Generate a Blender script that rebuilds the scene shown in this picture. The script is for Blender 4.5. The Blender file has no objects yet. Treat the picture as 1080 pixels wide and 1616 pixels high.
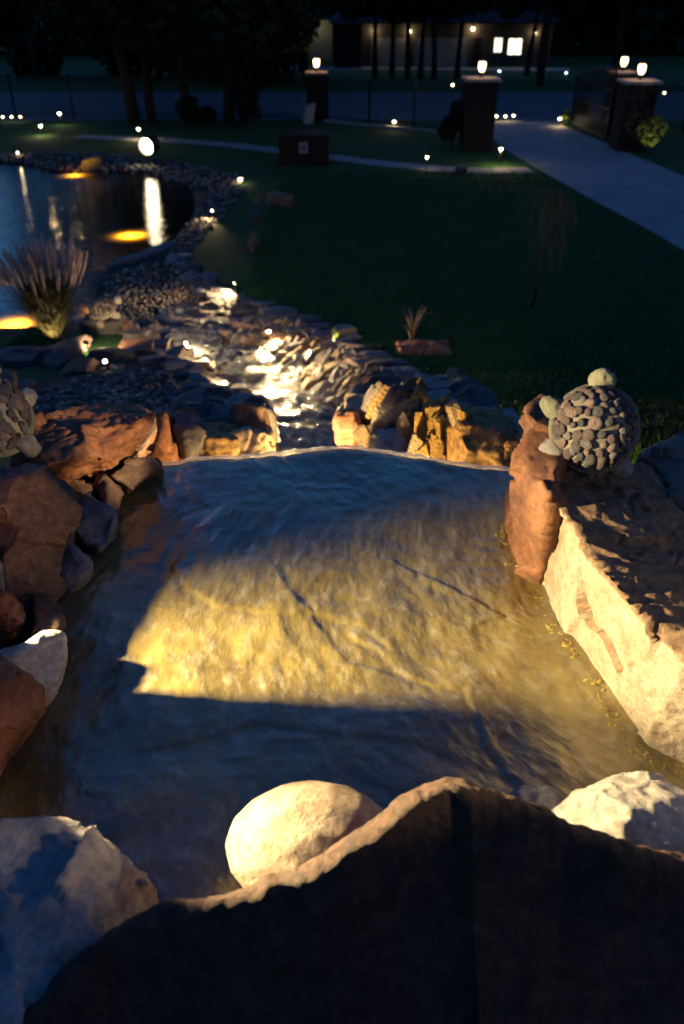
import bpy, bmesh, math, random
import numpy as np
from mathutils import Vector, Matrix, Euler, Quaternion
R = math.radians
random.seed(7)
rng = np.random.default_rng(11)
scene = bpy.context.scene
COL = scene.collection

# ------------------------------------------------------------------ camera, sky, exposure
CAM_H, PITCH, LENS = 4.8, 33.7, 28.0
F = 1616 / 36.0 * LENS
cam_d = bpy.data.cameras.new("camera")
cam = bpy.data.objects.new("camera", cam_d)
COL.objects.link(cam)
cam.location = (0, 0, CAM_H)
cam.rotation_euler = (R(90 - PITCH), 0, 0)
cam_d.sensor_fit = 'VERTICAL'
cam_d.sensor_height = 36.0
cam_d.sensor_width = 24.0
cam_d.lens = LENS
cam_d.clip_start = 0.05
cam_d.clip_end = 600
cam_d.dof.use_dof = True
cam_d.dof.focus_distance = 2.15
cam_d.dof.aperture_fstop = 3.2
scene.camera = cam

world = bpy.data.worlds.new("World")
scene.world = world
world.use_nodes = True
wn, wl = world.node_tree.nodes, world.node_tree.links
bg = wn["Background"]
sky = wn.new("ShaderNodeTexSky")
sky.sky_type = 'NISHITA'
sky.sun_disc = False
sky.sun_elevation = R(-1.0)
sky.sun_rotation = R(-40)
sky.ozone_density = 4.0
hs = wn.new("ShaderNodeMix"); hs.data_type = 'RGBA'; hs.blend_type = 'MULTIPLY'
hs.inputs[0].default_value = 1.0
hs.inputs[7].default_value = (0.74, 1.10, 1.00, 1)
wl.new(sky.outputs[0], hs.inputs[6])
wl.new(hs.outputs[2], bg.inputs[0])
bg.inputs[1].default_value = 0.1
EXPO = 3.6
scene.view_settings.view_transform = 'Standard'
scene.view_settings.look = 'None'
scene.view_settings.gamma = 1.0
scene.view_settings.exposure = EXPO
scene.view_settings.use_curve_mapping = False
LK = 1.2 / (2 ** EXPO)          # lamp power factor, so lamps keep their look when the exposure moves
scene.render.engine = 'CYCLES'
scene.cycles.use_denoising = True
scene.cycles.max_bounces = 7
scene.cycles.transparent_max_bounces = 8
scene.cycles.sample_clamp_indirect = 3.0
scene.cycles.sample_clamp_direct = 0.0
scene.cycles.caustics_reflective = False
scene.cycles.caustics_refractive = False

# ------------------------------------------------------------------ numeric helpers
def _hash(ix, iy, iz, seed):
    h = (ix * 374761393 + iy * 668265263 + iz * 2147483647 + seed * 1274126177) & 0xffffffff
    h = ((h ^ (h >> 13)) * 1274126177) & 0xffffffff
    h = (h ^ (h >> 16)) & 0xffffffff
    return h / 4294967295.0 * 2 - 1

def vnoise(x, y, z, seed=0):
    x, y, z = np.broadcast_arrays(np.asarray(x, float), np.asarray(y, float), np.asarray(z, float))
    ix, iy, iz = np.floor(x).astype(np.int64), np.floor(y).astype(np.int64), np.floor(z).astype(np.int64)
    fx, fy, fz = x - ix, y - iy, z - iz
    fx, fy, fz = [f * f * f * (f * (f * 6 - 15) + 10) for f in (fx, fy, fz)]
    r = 0
    for dx in (0, 1):
        wx = fx if dx else 1 - fx
        for dy in (0, 1):
            wy = fy if dy else 1 - fy
            for dz in (0, 1):
                wz = fz if dz else 1 - fz
                r = r + wx * wy * wz * _hash(ix + dx, iy + dy, iz + dz, seed)
    return r

def fbm(x, y, z, oct=4, seed=0, gain=0.5, ridged=False):
    a, s, t = 1.0, 0.0, 0.0
    for o in range(oct):
        n = vnoise(x * 2 ** o + 13.1 * o, y * 2 ** o + 7.7 * o, z * 2 ** o + 3.3 * o, seed + o)
        if ridged:
            n = 1 - 2 * np.abs(n)
        s = s + a * n
        t += a
        a *= gain
    return s / t

def sstep(t):
    t = np.clip(t, 0, 1)
    return t * t * (3 - 2 * t)

CP, SP = math.cos(R(PITCH)), math.sin(R(PITCH))
FWD, UP, RT = np.array([0, CP, -SP]), np.array([0, SP, CP]), np.array([1.0, 0, 0])
CAMP = np.array([0, 0, CAM_H])

def ray(px, py):
    return FWD + RT * ((px - 540) / F) - UP * ((py - 808) / F)

def V(px, py, z):                       # the place a line of sight meets the level z
    d = ray(px, py)
    return Vector(CAMP + d * ((z - CAM_H) / d[2]))

def W(px, py, Y):                       # ... meets the distance Y
    d = ray(px, py)
    return Vector(CAMP + d * (Y / d[1]))

# ------------------------------------------------------------------ ground shape
ZS_Y = [2.55, 4, 5.5, 7, 9, 11, 13, 14.5]
ZS_Z = [2.05, 1.85, 1.42, .95, .5, .2, .03, -.06]
HR = ([-30, -9, -3, 2.5, 3.5, 5, 7, 9, 11, 13, 15, 16.5, 46, 76, 100, 140, 600],
      [0.1, .1, 3.1, 3.2, 2.85, 2.2, 1.4, .85, .5, .28, .14, .1, .1, -1.18, -1.6, -2, -2])
HL = ([-30, -9, -3, 2.5, 3.5, 5, 7, 9, 10.5, 12, 13, 14, 16.5, 46, 76, 100, 140, 600],
      [0.1, .1, 3.1, 3.2, 2.6, 1.9, 1.2, .7, .4, .2, .1, .1, .1, .1, -1.18, -1.6, -2, -2])

def on_stream(px, py):
    d = ray(px, py)
    Y = np.linspace(2.6, 16, 3000)
    zz = CAM_H + d[2] / d[1] * Y
    k = np.argmax(zz < np.interp(Y, ZS_Y, ZS_Z))
    return d[0] / d[1] * Y[k], Y[k]
EDGES = [(535, 272, 345), (548, 288, 398), (562, 325, 418), (580, 358, 450), (600, 372, 470), (622, 405, 505), (650, 415, 528), (680, 420, 562), (700, 422, 600)]
st = []
for py, a, b in EDGES:
    xa, ya = on_stream(a, py); xb, yb = on_stream(b, py)
    st.append(((ya + yb) / 2, xa, xb))
st += [(4.4, -.6, .42), (3.4, -.6, .52), (2.56, -.62, .58)]
st.sort()
SY = [s[0] for s in st]; SL = [s[1] for s in st]; SR = [s[2] for s in st]
y_end = SY[-1]
SY += [y_end + 1.2, y_end + 2.5]; SL += [SL[-1] - .3, SL[-1] - .8]; SR += [SR[-1] - .1, SR[-1] - .3]

PPX = [(-900, 262), (-300, 258), (0, 258), (55, 264), (75, 272), (180, 271), (260, 285), (300, 300), (303, 335), (275, 372), (235, 398),
       (170, 422), (140, 440), (150, 470), (148, 500), (125, 512), (60, 522), (0, 524), (-300, 530), (-900, 520)]
POND = [V(a, b, -.05).to_2d() for a, b in PPX]

def poly_sd(x, y, poly):                # > 0 inside
    d2 = np.full(x.shape, 1e9); inside = np.zeros(x.shape, bool)
    n = len(poly)
    for i in range(n):
        ax, ay = poly[i]; bx, by = poly[(i + 1) % n]
        ex, ey = bx - ax, by - ay
        t = np.clip(((x - ax) * ex + (y - ay) * ey) / (ex * ex + ey * ey), 0, 1)
        d2 = np.minimum(d2, (x - ax - t * ex) ** 2 + (y - ay - t * ey) ** 2)
        c = ((ay > y) != (by > y)) & (x < ex * (y - ay) / (ey if ey else 1e-9) + ax)
        inside ^= c
    return np.where(inside, 1, -1) * np.sqrt(d2)

def height(x, y):
    x = np.asarray(x, float); y = np.asarray(y, float)
    xc = (np.interp(y, SY, SL) + np.interp(y, SY, SR)) / 2
    side = sstep((x - xc + .8) / 1.6)
    h = np.interp(y, *HL) * (1 - side) + np.interp(y, *HR) * side
    m = 1 - sstep((np.abs(x) - 3.5) / 8)
    h = np.where(h > .1, .1 + (h - .1) * m, h)
    h = h + 0.02 * fbm(x * .9, y * .9, 0, 2, 5) * np.clip((16 - y) / 4, 0, 1)
    # the stream's channel
    bed = np.interp(y, ZS_Y, ZS_Z) - .07
    xl, xr = np.interp(y, SY, SL), np.interp(y, SY, SR)
    dl, dr = xl - x, x - xr
    t = np.maximum(sstep(dl / .75), sstep(dr / 1.05))
    t = np.where((dl < 0) & (dr < 0), 0, t)
    fade = sstep((y - 2.5) / .08) * (1 - sstep((y - 13.2) / 1.4))
    h = h * (1 - fade) + (bed * (1 - t) + h * t) * fade
    # low ground under the rock slab
    s = sstep((1.35 - np.abs(x)) / .2) * sstep((2.5 - y) / .08) * sstep((y + .2) / .4)
    h = h * (1 - s) + 3.22 * s
    # the pond's basin
    sd = poly_sd(x, y, POND)
    b = sstep((sd + .5) / 1.3)
    h = h * (1 - b) + (-.55) * b
    return h

def T(px, py, lift=0.0):
    d = ray(px, py)
    Y = np.concatenate([np.linspace(2.56, 20, 1500), np.linspace(20, 110, 1500)])
    X = d[0] / d[1] * Y; Z = CAM_H + d[2] / d[1] * Y
    k = int(np.argmax(Z < height(X, Y)))
    return Vector((X[k], Y[k], float(height(X[k:k + 1], Y[k:k + 1])[0]) + lift))

def axis_of(p):
    return (p.y) * CP + (CAM_H - p.z) * SP

# ------------------------------------------------------------------ object helpers
def tag(o, label=None, cat=None, group=None, kind=None):
    if label: o["label"] = label
    if cat: o["category"] = cat
    if group: o["group"] = group
    if kind: o["kind"] = kind
    return o

def empty(name, loc, label=None, cat=None, group=None, kind=None, rz=0):
    o = bpy.data.objects.new(name, None)
    o.empty_display_size = .1
    COL.objects.link(o); o.location = loc; o.rotation_euler = (0, 0, rz)
    return tag(o, label, cat, group, kind)

def mesh_of(name, verts, faces, mat=None, smooth=True):
    me = bpy.data.meshes.new(name)
    me.from_pydata([tuple(v) for v in verts], [], faces)
    if smooth:
        me.polygons.foreach_set("use_smooth", [True] * len(me.polygons))
    if mat: me.materials.append(mat)
    me.update()
    return me

def fast_mesh(name, verts, faces, mat=None, smooth=True):      # verts (n,3), faces (m,k) arrays
    verts = np.asarray(verts, np.float32); faces = np.asarray(faces, np.int32)
    me = bpy.data.meshes.new(name)
    me.vertices.add(len(verts)); me.vertices.foreach_set("co", verts.ravel())
    m, k = faces.shape
    me.loops.add(m * k); me.loops.foreach_set("vertex_index", faces.ravel())
    me.polygons.add(m)
    me.polygons.foreach_set("loop_start", np.arange(0, m * k, k, dtype=np.int32))
    if smooth: me.polygons.foreach_set("use_smooth", np.ones(m, bool))
    if mat: me.materials.append(mat)
    me.update(calc_edges=True); me.validate()
    return me

def link(name, me, parent=None, loc=None, rot=None, scale=None):
    o = bpy.data.objects.new(name, me)
    COL.objects.link(o)
    if parent: o.parent = parent
    if loc is not None: o.location = loc
    if rot is not None:
        if isinstance(rot, Quaternion): o.rotation_mode = 'QUATERNION'; o.rotation_quaternion = rot
        else: o.rotation_euler = rot
    if scale is not None: o.scale = scale
    return o

class MB:
    def __init__(s): s.v = []; s.f = []
    def box(s, x0, x1, y0, y1, z0, z1, M=None):
        b = len(s.v)
        for z in (z0, z1):
            for x, y in ((x0, y0), (x1, y0), (x1, y1), (x0, y1)):
                p = Vector((x, y, z)); s.v.append(M @ p if M else p)
        s.f += [tuple(b + i for i in q) for q in ((3, 2, 1, 0), (4, 5, 6, 7), (0, 1, 5, 4), (1, 2, 6, 5), (2, 3, 7, 6), (3, 0, 4, 7))]
        return s
    def tube(s, pts, rad, n=8, cap=True):
        pts = [Vector(p) for p in pts]
        if not hasattr(rad, '__len__'): rad = [rad] * len(pts)
        b = len(s.v)
        for i, p in enumerate(pts):
            t = (pts[min(i + 1, len(pts) - 1)] - pts[max(i - 1, 0)]).normalized()
            a = t.orthogonal().normalized() if i == 0 else (s._a - t * s._a.dot(t)).normalized()
            s._a = a; c = t.cross(a)
            for k in range(n):
                w = 2 * math.pi * k / n
                s.v.append(p + (a * math.cos(w) + c * math.sin(w)) * rad[i])
        for i in range(len(pts) - 1):
            for k in range(n):
                s.f.append((b + i * n + k, b + i * n + (k + 1) % n, b + (i + 1) * n + (k + 1) % n, b + (i + 1) * n + k))
        if cap:
            s.f.append(tuple(b + k for k in range(n - 1, -1, -1)))
            s.f.append(tuple(b + (len(pts) - 1) * n + k for k in range(n)))
        return s
    def lathe(s, prof, n=16, c=(0, 0, 0)):
        b = len(s.v); c = Vector(c)
        for r, z in prof:
            for k in range(n):
                w = 2 * math.pi * k / n
                s.v.append(c + Vector((r * math.cos(w), r * math.sin(w), z)))
        for i in range(len(prof) - 1):
            for k in range(n):
                s.f.append((b + i * n + k, b + i * n + (k + 1) % n, b + (i + 1) * n + (k + 1) % n, b + (i + 1) * n + k))
        s.f.append(tuple(b + k for k in range(n - 1, -1, -1)))
        s.f.append(tuple(b + (len(prof) - 1) * n + k for k in range(n)))
        return s
    def build(s, name, mat, parent=None, loc=None, smooth=False, bevel=0, rot=None):
        me = mesh_of(name, s.v, s.f, mat, smooth)
        o = link(name, me, parent, loc, rot)
        if bevel:
            m = o.modifiers.new("edge", 'BEVEL'); m.width = bevel; m.segments = 2; m.limit_method = 'ANGLE'
        return o

# ------------------------------------------------------------------ materials
def new_mat(name):
    m = bpy.data.materials.new(name); m.use_nodes = True
    nt = m.node_tree
    return m, nt, nt.nodes, nt.links, nt.nodes["Principled BSDF"]

def tex_noise(nt, scale, detail=6, rough=.6, coord=None, dist=0):
    n = nt.nodes.new("ShaderNodeTexNoise"); n.inputs["Scale"].default_value = scale
    n.inputs["Detail"].default_value = detail; n.inputs["Roughness"].default_value = rough
    n.inputs["Distortion"].default_value = dist
    if coord: nt.links.new(coord, n.inputs["Vector"])
    return n

def ramp(nt, fac, stops):
    r = nt.nodes.new("ShaderNodeValToRGB")
    while len(r.color_ramp.elements) < len(stops): r.color_ramp.elements.new(.5)
    for e, (p, c) in zip(r.color_ramp.elements, stops):
        e.position = p; e.color = (*c, 1) if len(c) == 3 else c
    nt.links.new(fac, r.inputs[0])
    return r

def mixc(nt, fac, a, b, mode='MIX'):
    m = nt.nodes.new("ShaderNodeMix"); m.data_type = 'RGBA'; m.blend_type = mode
    for s, v in ((0, fac), (6, a), (7, b)):
        if hasattr(v, 'node'): nt.links.new(v, m.inputs[s])
        elif s == 0: m.inputs[0].default_value = v
        else: m.inputs[s].default_value = (*v, 1)
    return m.outputs[2]

def rock_mat(name, c1, c2, c3, scale=6.0, rough=.75, bump=.5, fine=70, stain=(.04, .03, .025), stain_amt=.5, strata=0.0, coat=0.0, bd=.012, wet=None):
    m, nt, N, L, P = new_mat(name)
    tc = N.new("ShaderNodeTexCoord"); oi = N.new("ShaderNodeObjectInfo")
    mp = N.new("ShaderNodeVectorMath"); mp.operation = 'ADD'
    sc = N.new("ShaderNodeVectorMath"); sc.operation = 'SCALE'; sc.inputs[0].default_value = (17, 31, 23)
    L.new(oi.outputs["Random"], sc.inputs["Scale"])
    L.new(tc.outputs["Object"], mp.inputs[0]); L.new(sc.outputs[0], mp.inputs[1])
    co = mp.outputs[0]
    a = tex_noise(nt, scale, 8, .62, co, .6)
    b = tex_noise(nt, scale * 4.3, 8, .7, co)
    c = tex_noise(nt, fine, 6, .65, co)
    r1 = ramp(nt, a.outputs[0], [(.32, c1), (.52, c2), (.7, c3)])
    r2 = ramp(nt, b.outputs[0], [(.40, (1, 1, 1)), (.62, tuple(stain))])
    col = mixc(nt, stain_amt, r1.outputs[0], mixc(nt, 1.0, r1.outputs[0], r2.outputs[0], 'MULTIPLY'))
    r3 = ramp(nt, c.outputs[0], [(.3, (.6, .6, .6)), (.6, (1.15, 1.15, 1.15))])
    col = mixc(nt, .8, col, r3.outputs[0], 'MULTIPLY')
    mr = N.new("ShaderNodeMapRange"); mr.inputs[3].default_value = .72; mr.inputs[4].default_value = 1.2
    L.new(oi.outputs["Random"], mr.inputs[0])
    vm = N.new("ShaderNodeVectorMath"); vm.operation = 'SCALE'
    L.new(col, vm.inputs[0]); L.new(mr.outputs[0], vm.inputs["Scale"])
    L.new(vm.outputs[0], P.inputs["Base Color"])
    P.inputs["Roughness"].default_value = rough
    P.inputs["Specular IOR Level"].default_value = .35
    if coat: P.inputs["Coat Weight"].default_value = coat; P.inputs["Coat Roughness"].default_value = .12
    # relief
    vo = N.new("ShaderNodeTexVoronoi"); vo.feature = 'DISTANCE_TO_EDGE'; vo.inputs["Scale"].default_value = scale * 1.3
    dm = mixc(nt, .25, co, b.outputs["Color"]); L.new(dm, vo.inputs["Vector"])
    vr = ramp(nt, vo.outputs[0], [(0, (0, 0, 0)), (.05, (1, 1, 1))])
    def mul(v, k):
        q = N.new("ShaderNodeMath"); q.operation = 'MULTIPLY'; L.new(v, q.inputs[0]); q.inputs[1].default_value = k; return q.outputs[0]
    def add(u, v):
        q = N.new("ShaderNodeMath"); q.operation = 'ADD'; L.new(u, q.inputs[0]); L.new(v, q.inputs[1]); return q.outputs[0]
    hh = add(add(mul(b.outputs[0], 1.4), mul(c.outputs[0], .45)), mul(vr.outputs[0], .10))
    if strata:
        wv = N.new("ShaderNodeTexWave"); wv.bands_direction = 'Z'; wv.inputs["Scale"].default_value = scale * 1.6
        wv.inputs["Distortion"].default_value = 6; wv.inputs["Detail"].default_value = 4
        L.new(co, wv.inputs["Vector"]); hh = add(hh, mul(wv.outputs["Fac"], strata))
    bp = N.new("ShaderNodeBump"); bp.inputs["Strength"].default_value = bump; bp.inputs["Distance"].default_value = bd
    L.new(hh, bp.inputs["Height"]); L.new(bp.outputs[0], P.inputs["Normal"])
    return m

M = {}
M['cream'] = rock_mat('cream_sandstone', (.30, .235, .165), (.37, .30, .22), (.25, .185, .125), 5, stain=(.45, .33, .22), bump=.6)
M['red'] = rock_mat('red_sandstone', (.21, .075, .038), (.29, .13, .065), (.14, .06, .04), 5, stain=(.35, .3, .3))
M['brown'] = rock_mat('brown_sandstone', (.13, .075, .05), (.19, .12, .085), (.09, .055, .045), 5, stain=(.4, .4, .4))
M['grey'] = rock_mat('grey_stone', (.20, .19, .19), (.28, .26, .25), (.17, .15, .15), 6, stain=(.5, .5, .5))
M['tan'] = rock_mat('tan_stone', (.34, .26, .17), (.42, .33, .22), (.26, .19, .13), 6, stain=(.5, .45, .4), strata=.4)
M['gold'] = rock_mat('ochre_stone', (.30, .185, .07), (.37, .24, .10), (.22, .12, .055), 6, stain_amt=.8, stain=(.4, .32, .2), strata=.4)
M['white'] = rock_mat('pale_stone', (.42, .39, .33), (.50, .46, .39), (.34, .31, .26), 5, stain=(.6, .55, .5))
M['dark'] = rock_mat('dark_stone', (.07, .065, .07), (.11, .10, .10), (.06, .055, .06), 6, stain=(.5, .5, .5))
M['moss'] = rock_mat('mossy_concrete', (.15, .15, .11), (.20, .195, .145), (.11, .115, .08), 12, stain=(.6, .65, .5), bump=.4)
M['mortar'] = rock_mat('mortar', (.24, .21, .18), (.30, .27, .23), (.18, .16, .14), 12, stain=(.7, .7, .65), bump=.4)
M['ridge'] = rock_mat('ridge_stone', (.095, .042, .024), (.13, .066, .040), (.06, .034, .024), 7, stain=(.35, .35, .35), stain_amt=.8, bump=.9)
# smaller stones share unit meshes, so their relief is set in unit lengths
S = {}
for k, c in dict(red=((.24, .11, .07), (.32, .17, .10), (.19, .09, .07)), grey=((.17, .16, .17), (.25, .24, .25), (.14, .13, .14)),
                 tan=((.30, .23, .16), (.38, .31, .22), (.24, .18, .13)), gold=((.34, .20, .06), (.42, .27, .09), (.24, .12, .05)),
                 dark=((.08, .075, .085), (.12, .115, .13), (.06, .06, .07)), pale=((.44, .40, .34), (.52, .48, .42), (.38, .34, .29)),
                 rose=((.26, .18, .17), (.33, .24, .22), (.20, .14, .14)), mauve=((.13, .095, .10), (.19, .14, .14), (.09, .065, .07))).items():
    S[k] = rock_mat('small_stone_' + k, *c, scale=1.7, fine=16, bump=.7, bd=.06, stain=(.5, .48, .45), coat=.0, strata=.25)
for k in ('grey', 'dark'):
    pass
WETS = rock_mat('wet_stone', (.10, .09, .09), (.15, .13, .12), (.07, .06, .06), 1.7, rough=.35, fine=16, bump=.7, bd=.06, coat=.4)

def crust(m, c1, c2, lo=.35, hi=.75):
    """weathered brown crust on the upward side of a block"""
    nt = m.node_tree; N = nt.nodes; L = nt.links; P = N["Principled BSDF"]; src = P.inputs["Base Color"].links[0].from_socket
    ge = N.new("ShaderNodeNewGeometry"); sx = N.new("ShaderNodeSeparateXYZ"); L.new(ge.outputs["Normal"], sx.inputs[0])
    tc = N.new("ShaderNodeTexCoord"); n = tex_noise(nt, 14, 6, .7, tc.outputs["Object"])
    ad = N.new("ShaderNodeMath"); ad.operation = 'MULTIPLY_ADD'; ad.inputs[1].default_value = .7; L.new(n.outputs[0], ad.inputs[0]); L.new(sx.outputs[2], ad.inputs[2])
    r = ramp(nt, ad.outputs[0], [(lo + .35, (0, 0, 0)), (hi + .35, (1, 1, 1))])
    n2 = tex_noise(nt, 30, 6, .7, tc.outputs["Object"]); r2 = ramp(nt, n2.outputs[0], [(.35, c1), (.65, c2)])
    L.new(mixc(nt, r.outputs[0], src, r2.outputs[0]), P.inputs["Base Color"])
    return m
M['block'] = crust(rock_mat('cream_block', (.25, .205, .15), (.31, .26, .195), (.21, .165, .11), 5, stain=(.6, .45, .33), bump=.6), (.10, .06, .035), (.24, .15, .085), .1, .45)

def plain(name, c, rough=.6, metal=0, emit=0, ecol=None, spec=.5):
    m, nt, N, L, P = new_mat(name)
    P.inputs["Base Color"].default_value = (*c, 1); P.inputs["Roughness"].default_value = rough
    P.inputs["Metallic"].default_value = metal; P.inputs["Specular IOR Level"].default_value = spec
    if emit:
        P.inputs["Emission Color"].default_value = (*(ecol or c), 1); P.inputs["Emission Strength"].default_value = emit
    return m

def noisy(name, a, b, scale, rough=.8, bump=.3, bd=.01, coordname="Object", det=8):
    m, nt, N, L, P = new_mat(name)
    tc = N.new("ShaderNodeTexCoord")
    n = tex_noise(nt, scale, det, .65, tc.outputs[coordname])
    n2 = tex_noise(nt, scale * 9, 5, .6, tc.outputs[coordname])
    r = ramp(nt, n.outputs[0], [(.35, a), (.65, b)])
    r2 = ramp(nt, n2.outputs[0], [(.3, (.65, .65, .65)), (.7, (1.1, 1.1, 1.1))])
    L.new(mixc(nt, .8, r.outputs[0], r2.outputs[0], 'MULTIPLY'), P.inputs["Base Color"])
    P.inputs["Roughness"].default_value = rough; P.inputs["Specular IOR Level"].default_value = .2
    bp = N.new("ShaderNodeBump"); bp.inputs["Strength"].default_value = bump; bp.inputs["Distance"].default_value = bd
    L.new(n2.outputs[0], bp.inputs["Height"]); L.new(bp.outputs[0], P.inputs["Normal"])
    return m
M['lawn'] = noisy('lawn', (.018, .070, .018), (.034, .105, .026), 1.3, .95, .8, .05)
M['soil'] = noisy('soil', (.05, .038, .028), (.09, .07, .05), 4, .9, .6, .03)
M['concrete'] = noisy('concrete', (.27, .26, .25), (.36, .35, .33), .9, .85, .2, .006)
M['asphalt'] = noisy('asphalt', (.11, .11, .115), (.15, .15, .155), .7, .8, .3, .006)
M['bark'] = noisy('bark', (.035, .028, .022), (.07, .055, .042), 6, .9, .8, .04)
M['leaf'] = noisy('leaf', (.012, .024, .008), (.026, .042, .012), 2, .6, .1)
M['leaf_light'] = noisy('leaf_light', (.06, .11, .02), (.12, .17, .03), 2, .6, .1)
M['blade'] = noisy('grass_blade', (.022, .080, .018), (.045, .125, .026), 3, .6, .05)
M['straw'] = noisy('straw', (.20, .14, .09), (.34, .25, .17), 12, .8, .1)
M['olive'] = noisy('olive_blade', (.07, .07, .025), (.13, .115, .05), 5, .7, .1)
M['twig'] = noisy('twig', (.11, .09, .06), (.17, .135, .09), 12, .8, .1)
M['plume'] = noisy('plume', (.42, .29, .24), (.60, .45, .37), 30, .9, .2)
M['iron'] = plain('black_iron', (.012, .012, .013), .45, .6)
M['bronze'] = plain('bronze_fixture', (.05, .035, .025), .45, .7)
M['lens_glass'] = plain('lens_glass', (.5, .35, .08), .2)
M['wood'] = noisy('dark_wood', (.022, .012, .009), (.04, .02, .014), 5, .7, .4)
M['brick'] = noisy('pillar_stone', (.018, .014, .012), (.032, .025, .02), 8, .85, .5, .02)
M['cap'] = noisy('cap_stone', (.38, .30, .24), (.48, .40, .33), 6, .8, .3)
M['siding'] = noisy('house_wall', (.07, .057, .045), (.10, .08, .062), 1.5, .85, .2)
M['door'] = noisy('garage_door', (.28, .27, .24), (.33, .31, .28), 1.0, .7, .1)
M['roof'] = noisy('roof_shingle', (.03, .03, .03), (.05, .048, .045), 3, .9, .3)

WARM = (1.0, .70, .34); AMBER = (1.0, .55, .06); COOL = (.85, .95, 1.0); CREAM = (1.0, .80, .50)
E = {}
def emit_mat(name, col, s):
    m = bpy.data.materials.new(name); m.use_nodes = True
    N = m.node_tree.nodes; N.remove(N["Principled BSDF"])
    e = N.new("ShaderNodeEmission"); e.inputs[0].default_value = (*col, 1); e.inputs[1].default_value = s * LK
    m.node_tree.links.new(e.outputs[0], N["Material Output"].inputs[0])
    return m
E['warm'] = emit_mat('lit_lens_warm', (1, .8, .45), 26)
E['flood'] = emit_mat('lit_lens_flood', (1, .88, .55), 26)
E['lantern'] = emit_mat('lit_lantern_glass', (1, .62, .28), 10)
E['cool'] = emit_mat('lit_lens_cool', (.5, .85, 1), 12)
E['window'] = emit_mat('lit_window', (1, .93, .68), 2.2)
E['amber'] = emit_mat('lit_lens_amber', (1, .72, .12), 30)

def lamp(name, loc, power, col=WARM, rad=.03, spot=None, aim=None, parent=None, blend=.4):
    ld = bpy.data.lights.new(name, 'SPOT' if spot else 'POINT')
    ld.energy = power * LK; ld.color = col; ld.shadow_soft_size = rad
    if spot: ld.spot_size = R(spot); ld.spot_blend = blend
    o = bpy.data.objects.new(name, ld); COL.objects.link(o)
    o.location = loc
    if aim is not None:
        o.rotation_mode = 'QUATERNION'
        o.rotation_quaternion = (Vector(aim) - Vector(loc)).to_track_quat('-Z', 'Y')
    if parent:
        o.parent = parent; o.location = Vector(loc) - parent.location
    return o

# ------------------------------------------------------------------ structure: ground
def axis_grid(segs):
    out = []
    for a, b, s in segs:
        n = max(1, int(round((b - a) / s))); out += list(np.linspace(a, b, n, endpoint=False))
    out.append(segs[-1][1]); return np.array(out)
gx = axis_grid([(-300, -60, 24), (-60, -16, 2.2), (-16, -8, .4), (-8, 5, .085), (5, 16, .4), (16, 60, 2.2), (60, 300, 24)])
gy = axis_grid([(-200, -12, 20), (-12, 2.2, .35), (2.2, 2.7, .03), (2.7, 15, .085), (15, 32, .3), (32, 46, 1), (46, 130, 4), (130, 400, 30)])
GX, GY = np.meshgrid(gx, gy)
GZ = height(GX, GY)
def grid_faces(nx, ny):
    i = np.arange(nx * ny).reshape(ny, nx)
    return np.stack([i[:-1, :-1], i[:-1, 1:], i[1:, 1:], i[1:, :-1]], -1).reshape(-1, 4)
me = fast_mesh('ground', np.stack([GX, GY, GZ], -1).reshape(-1, 3), grid_faces(len(gx), len(gy)), M['lawn'])
me.materials.append(M['soil'])
cx_, cy_ = (GX[:-1, :-1] + GX[1:, 1:]) / 2, (GY[:-1, :-1] + GY[1:, 1:]) / 2
xl, xr = np.interp(cy_, SY, SL), np.interp(cy_, SY, SR)
soil = ((cx_ > xl - .9) & (cx_ < xr + .95) & (cy_ > -2) & (cy_ < 12.2)) | (poly_sd(cx_, cy_, POND) > -.9)
gravel_zone = [T(a, b).to_2d() for a, b in [(60, 600), (200, 540), (150, 430), (240, 380), (300, 300), (240, 262), (300, 262), (375, 275), (385, 300), (345, 345), (300, 395), (340, 440), (370, 470), (330, 520), (430, 600), (430, 660), (200, 700), (20, 690)]]
soil |= poly_sd(cx_, cy_, gravel_zone) > 0
soil |= (np.abs(cx_) < 1.9) & (cy_ < 3.4) & (cy_ > -2)
me.polygons.foreach_set("material_index", soil.ravel().astype(np.int32))
tag(link('ground', me), kind='structure')

def sheet(name, L_, R_, mat, lift, nsub=6, parent=None, cross=4):
    """a strip that lies on the ground between two edge lines"""
    vs, fs = [], []
    def res(P_):
        out = []
        for a, b in zip(P_[:-1], P_[1:]):
            for k in range(nsub): out.append(a.lerp(b, k / nsub))
        return out + [P_[-1]]
    A, B = res(L_), res(R_)
    for a, b in zip(A, B):
        for k in range(cross + 1):
            p = a.lerp(b, k / cross)
            z = float(height(np.array([p.x]), np.array([p.y]))[0])
            vs.append((p.x, p.y, max(z, .1 if p.y < 46 else z) + lift))
    n = cross + 1
    for i in range(len(A) - 1):
        for k in range(cross): fs.append((i * n + k, i * n + k + 1, (i + 1) * n + k + 1, (i + 1) * n + k))
    # short skirts so that the sheet has an edge
    return link(name, mesh_of(name, vs, fs, mat, False), parent)

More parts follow.
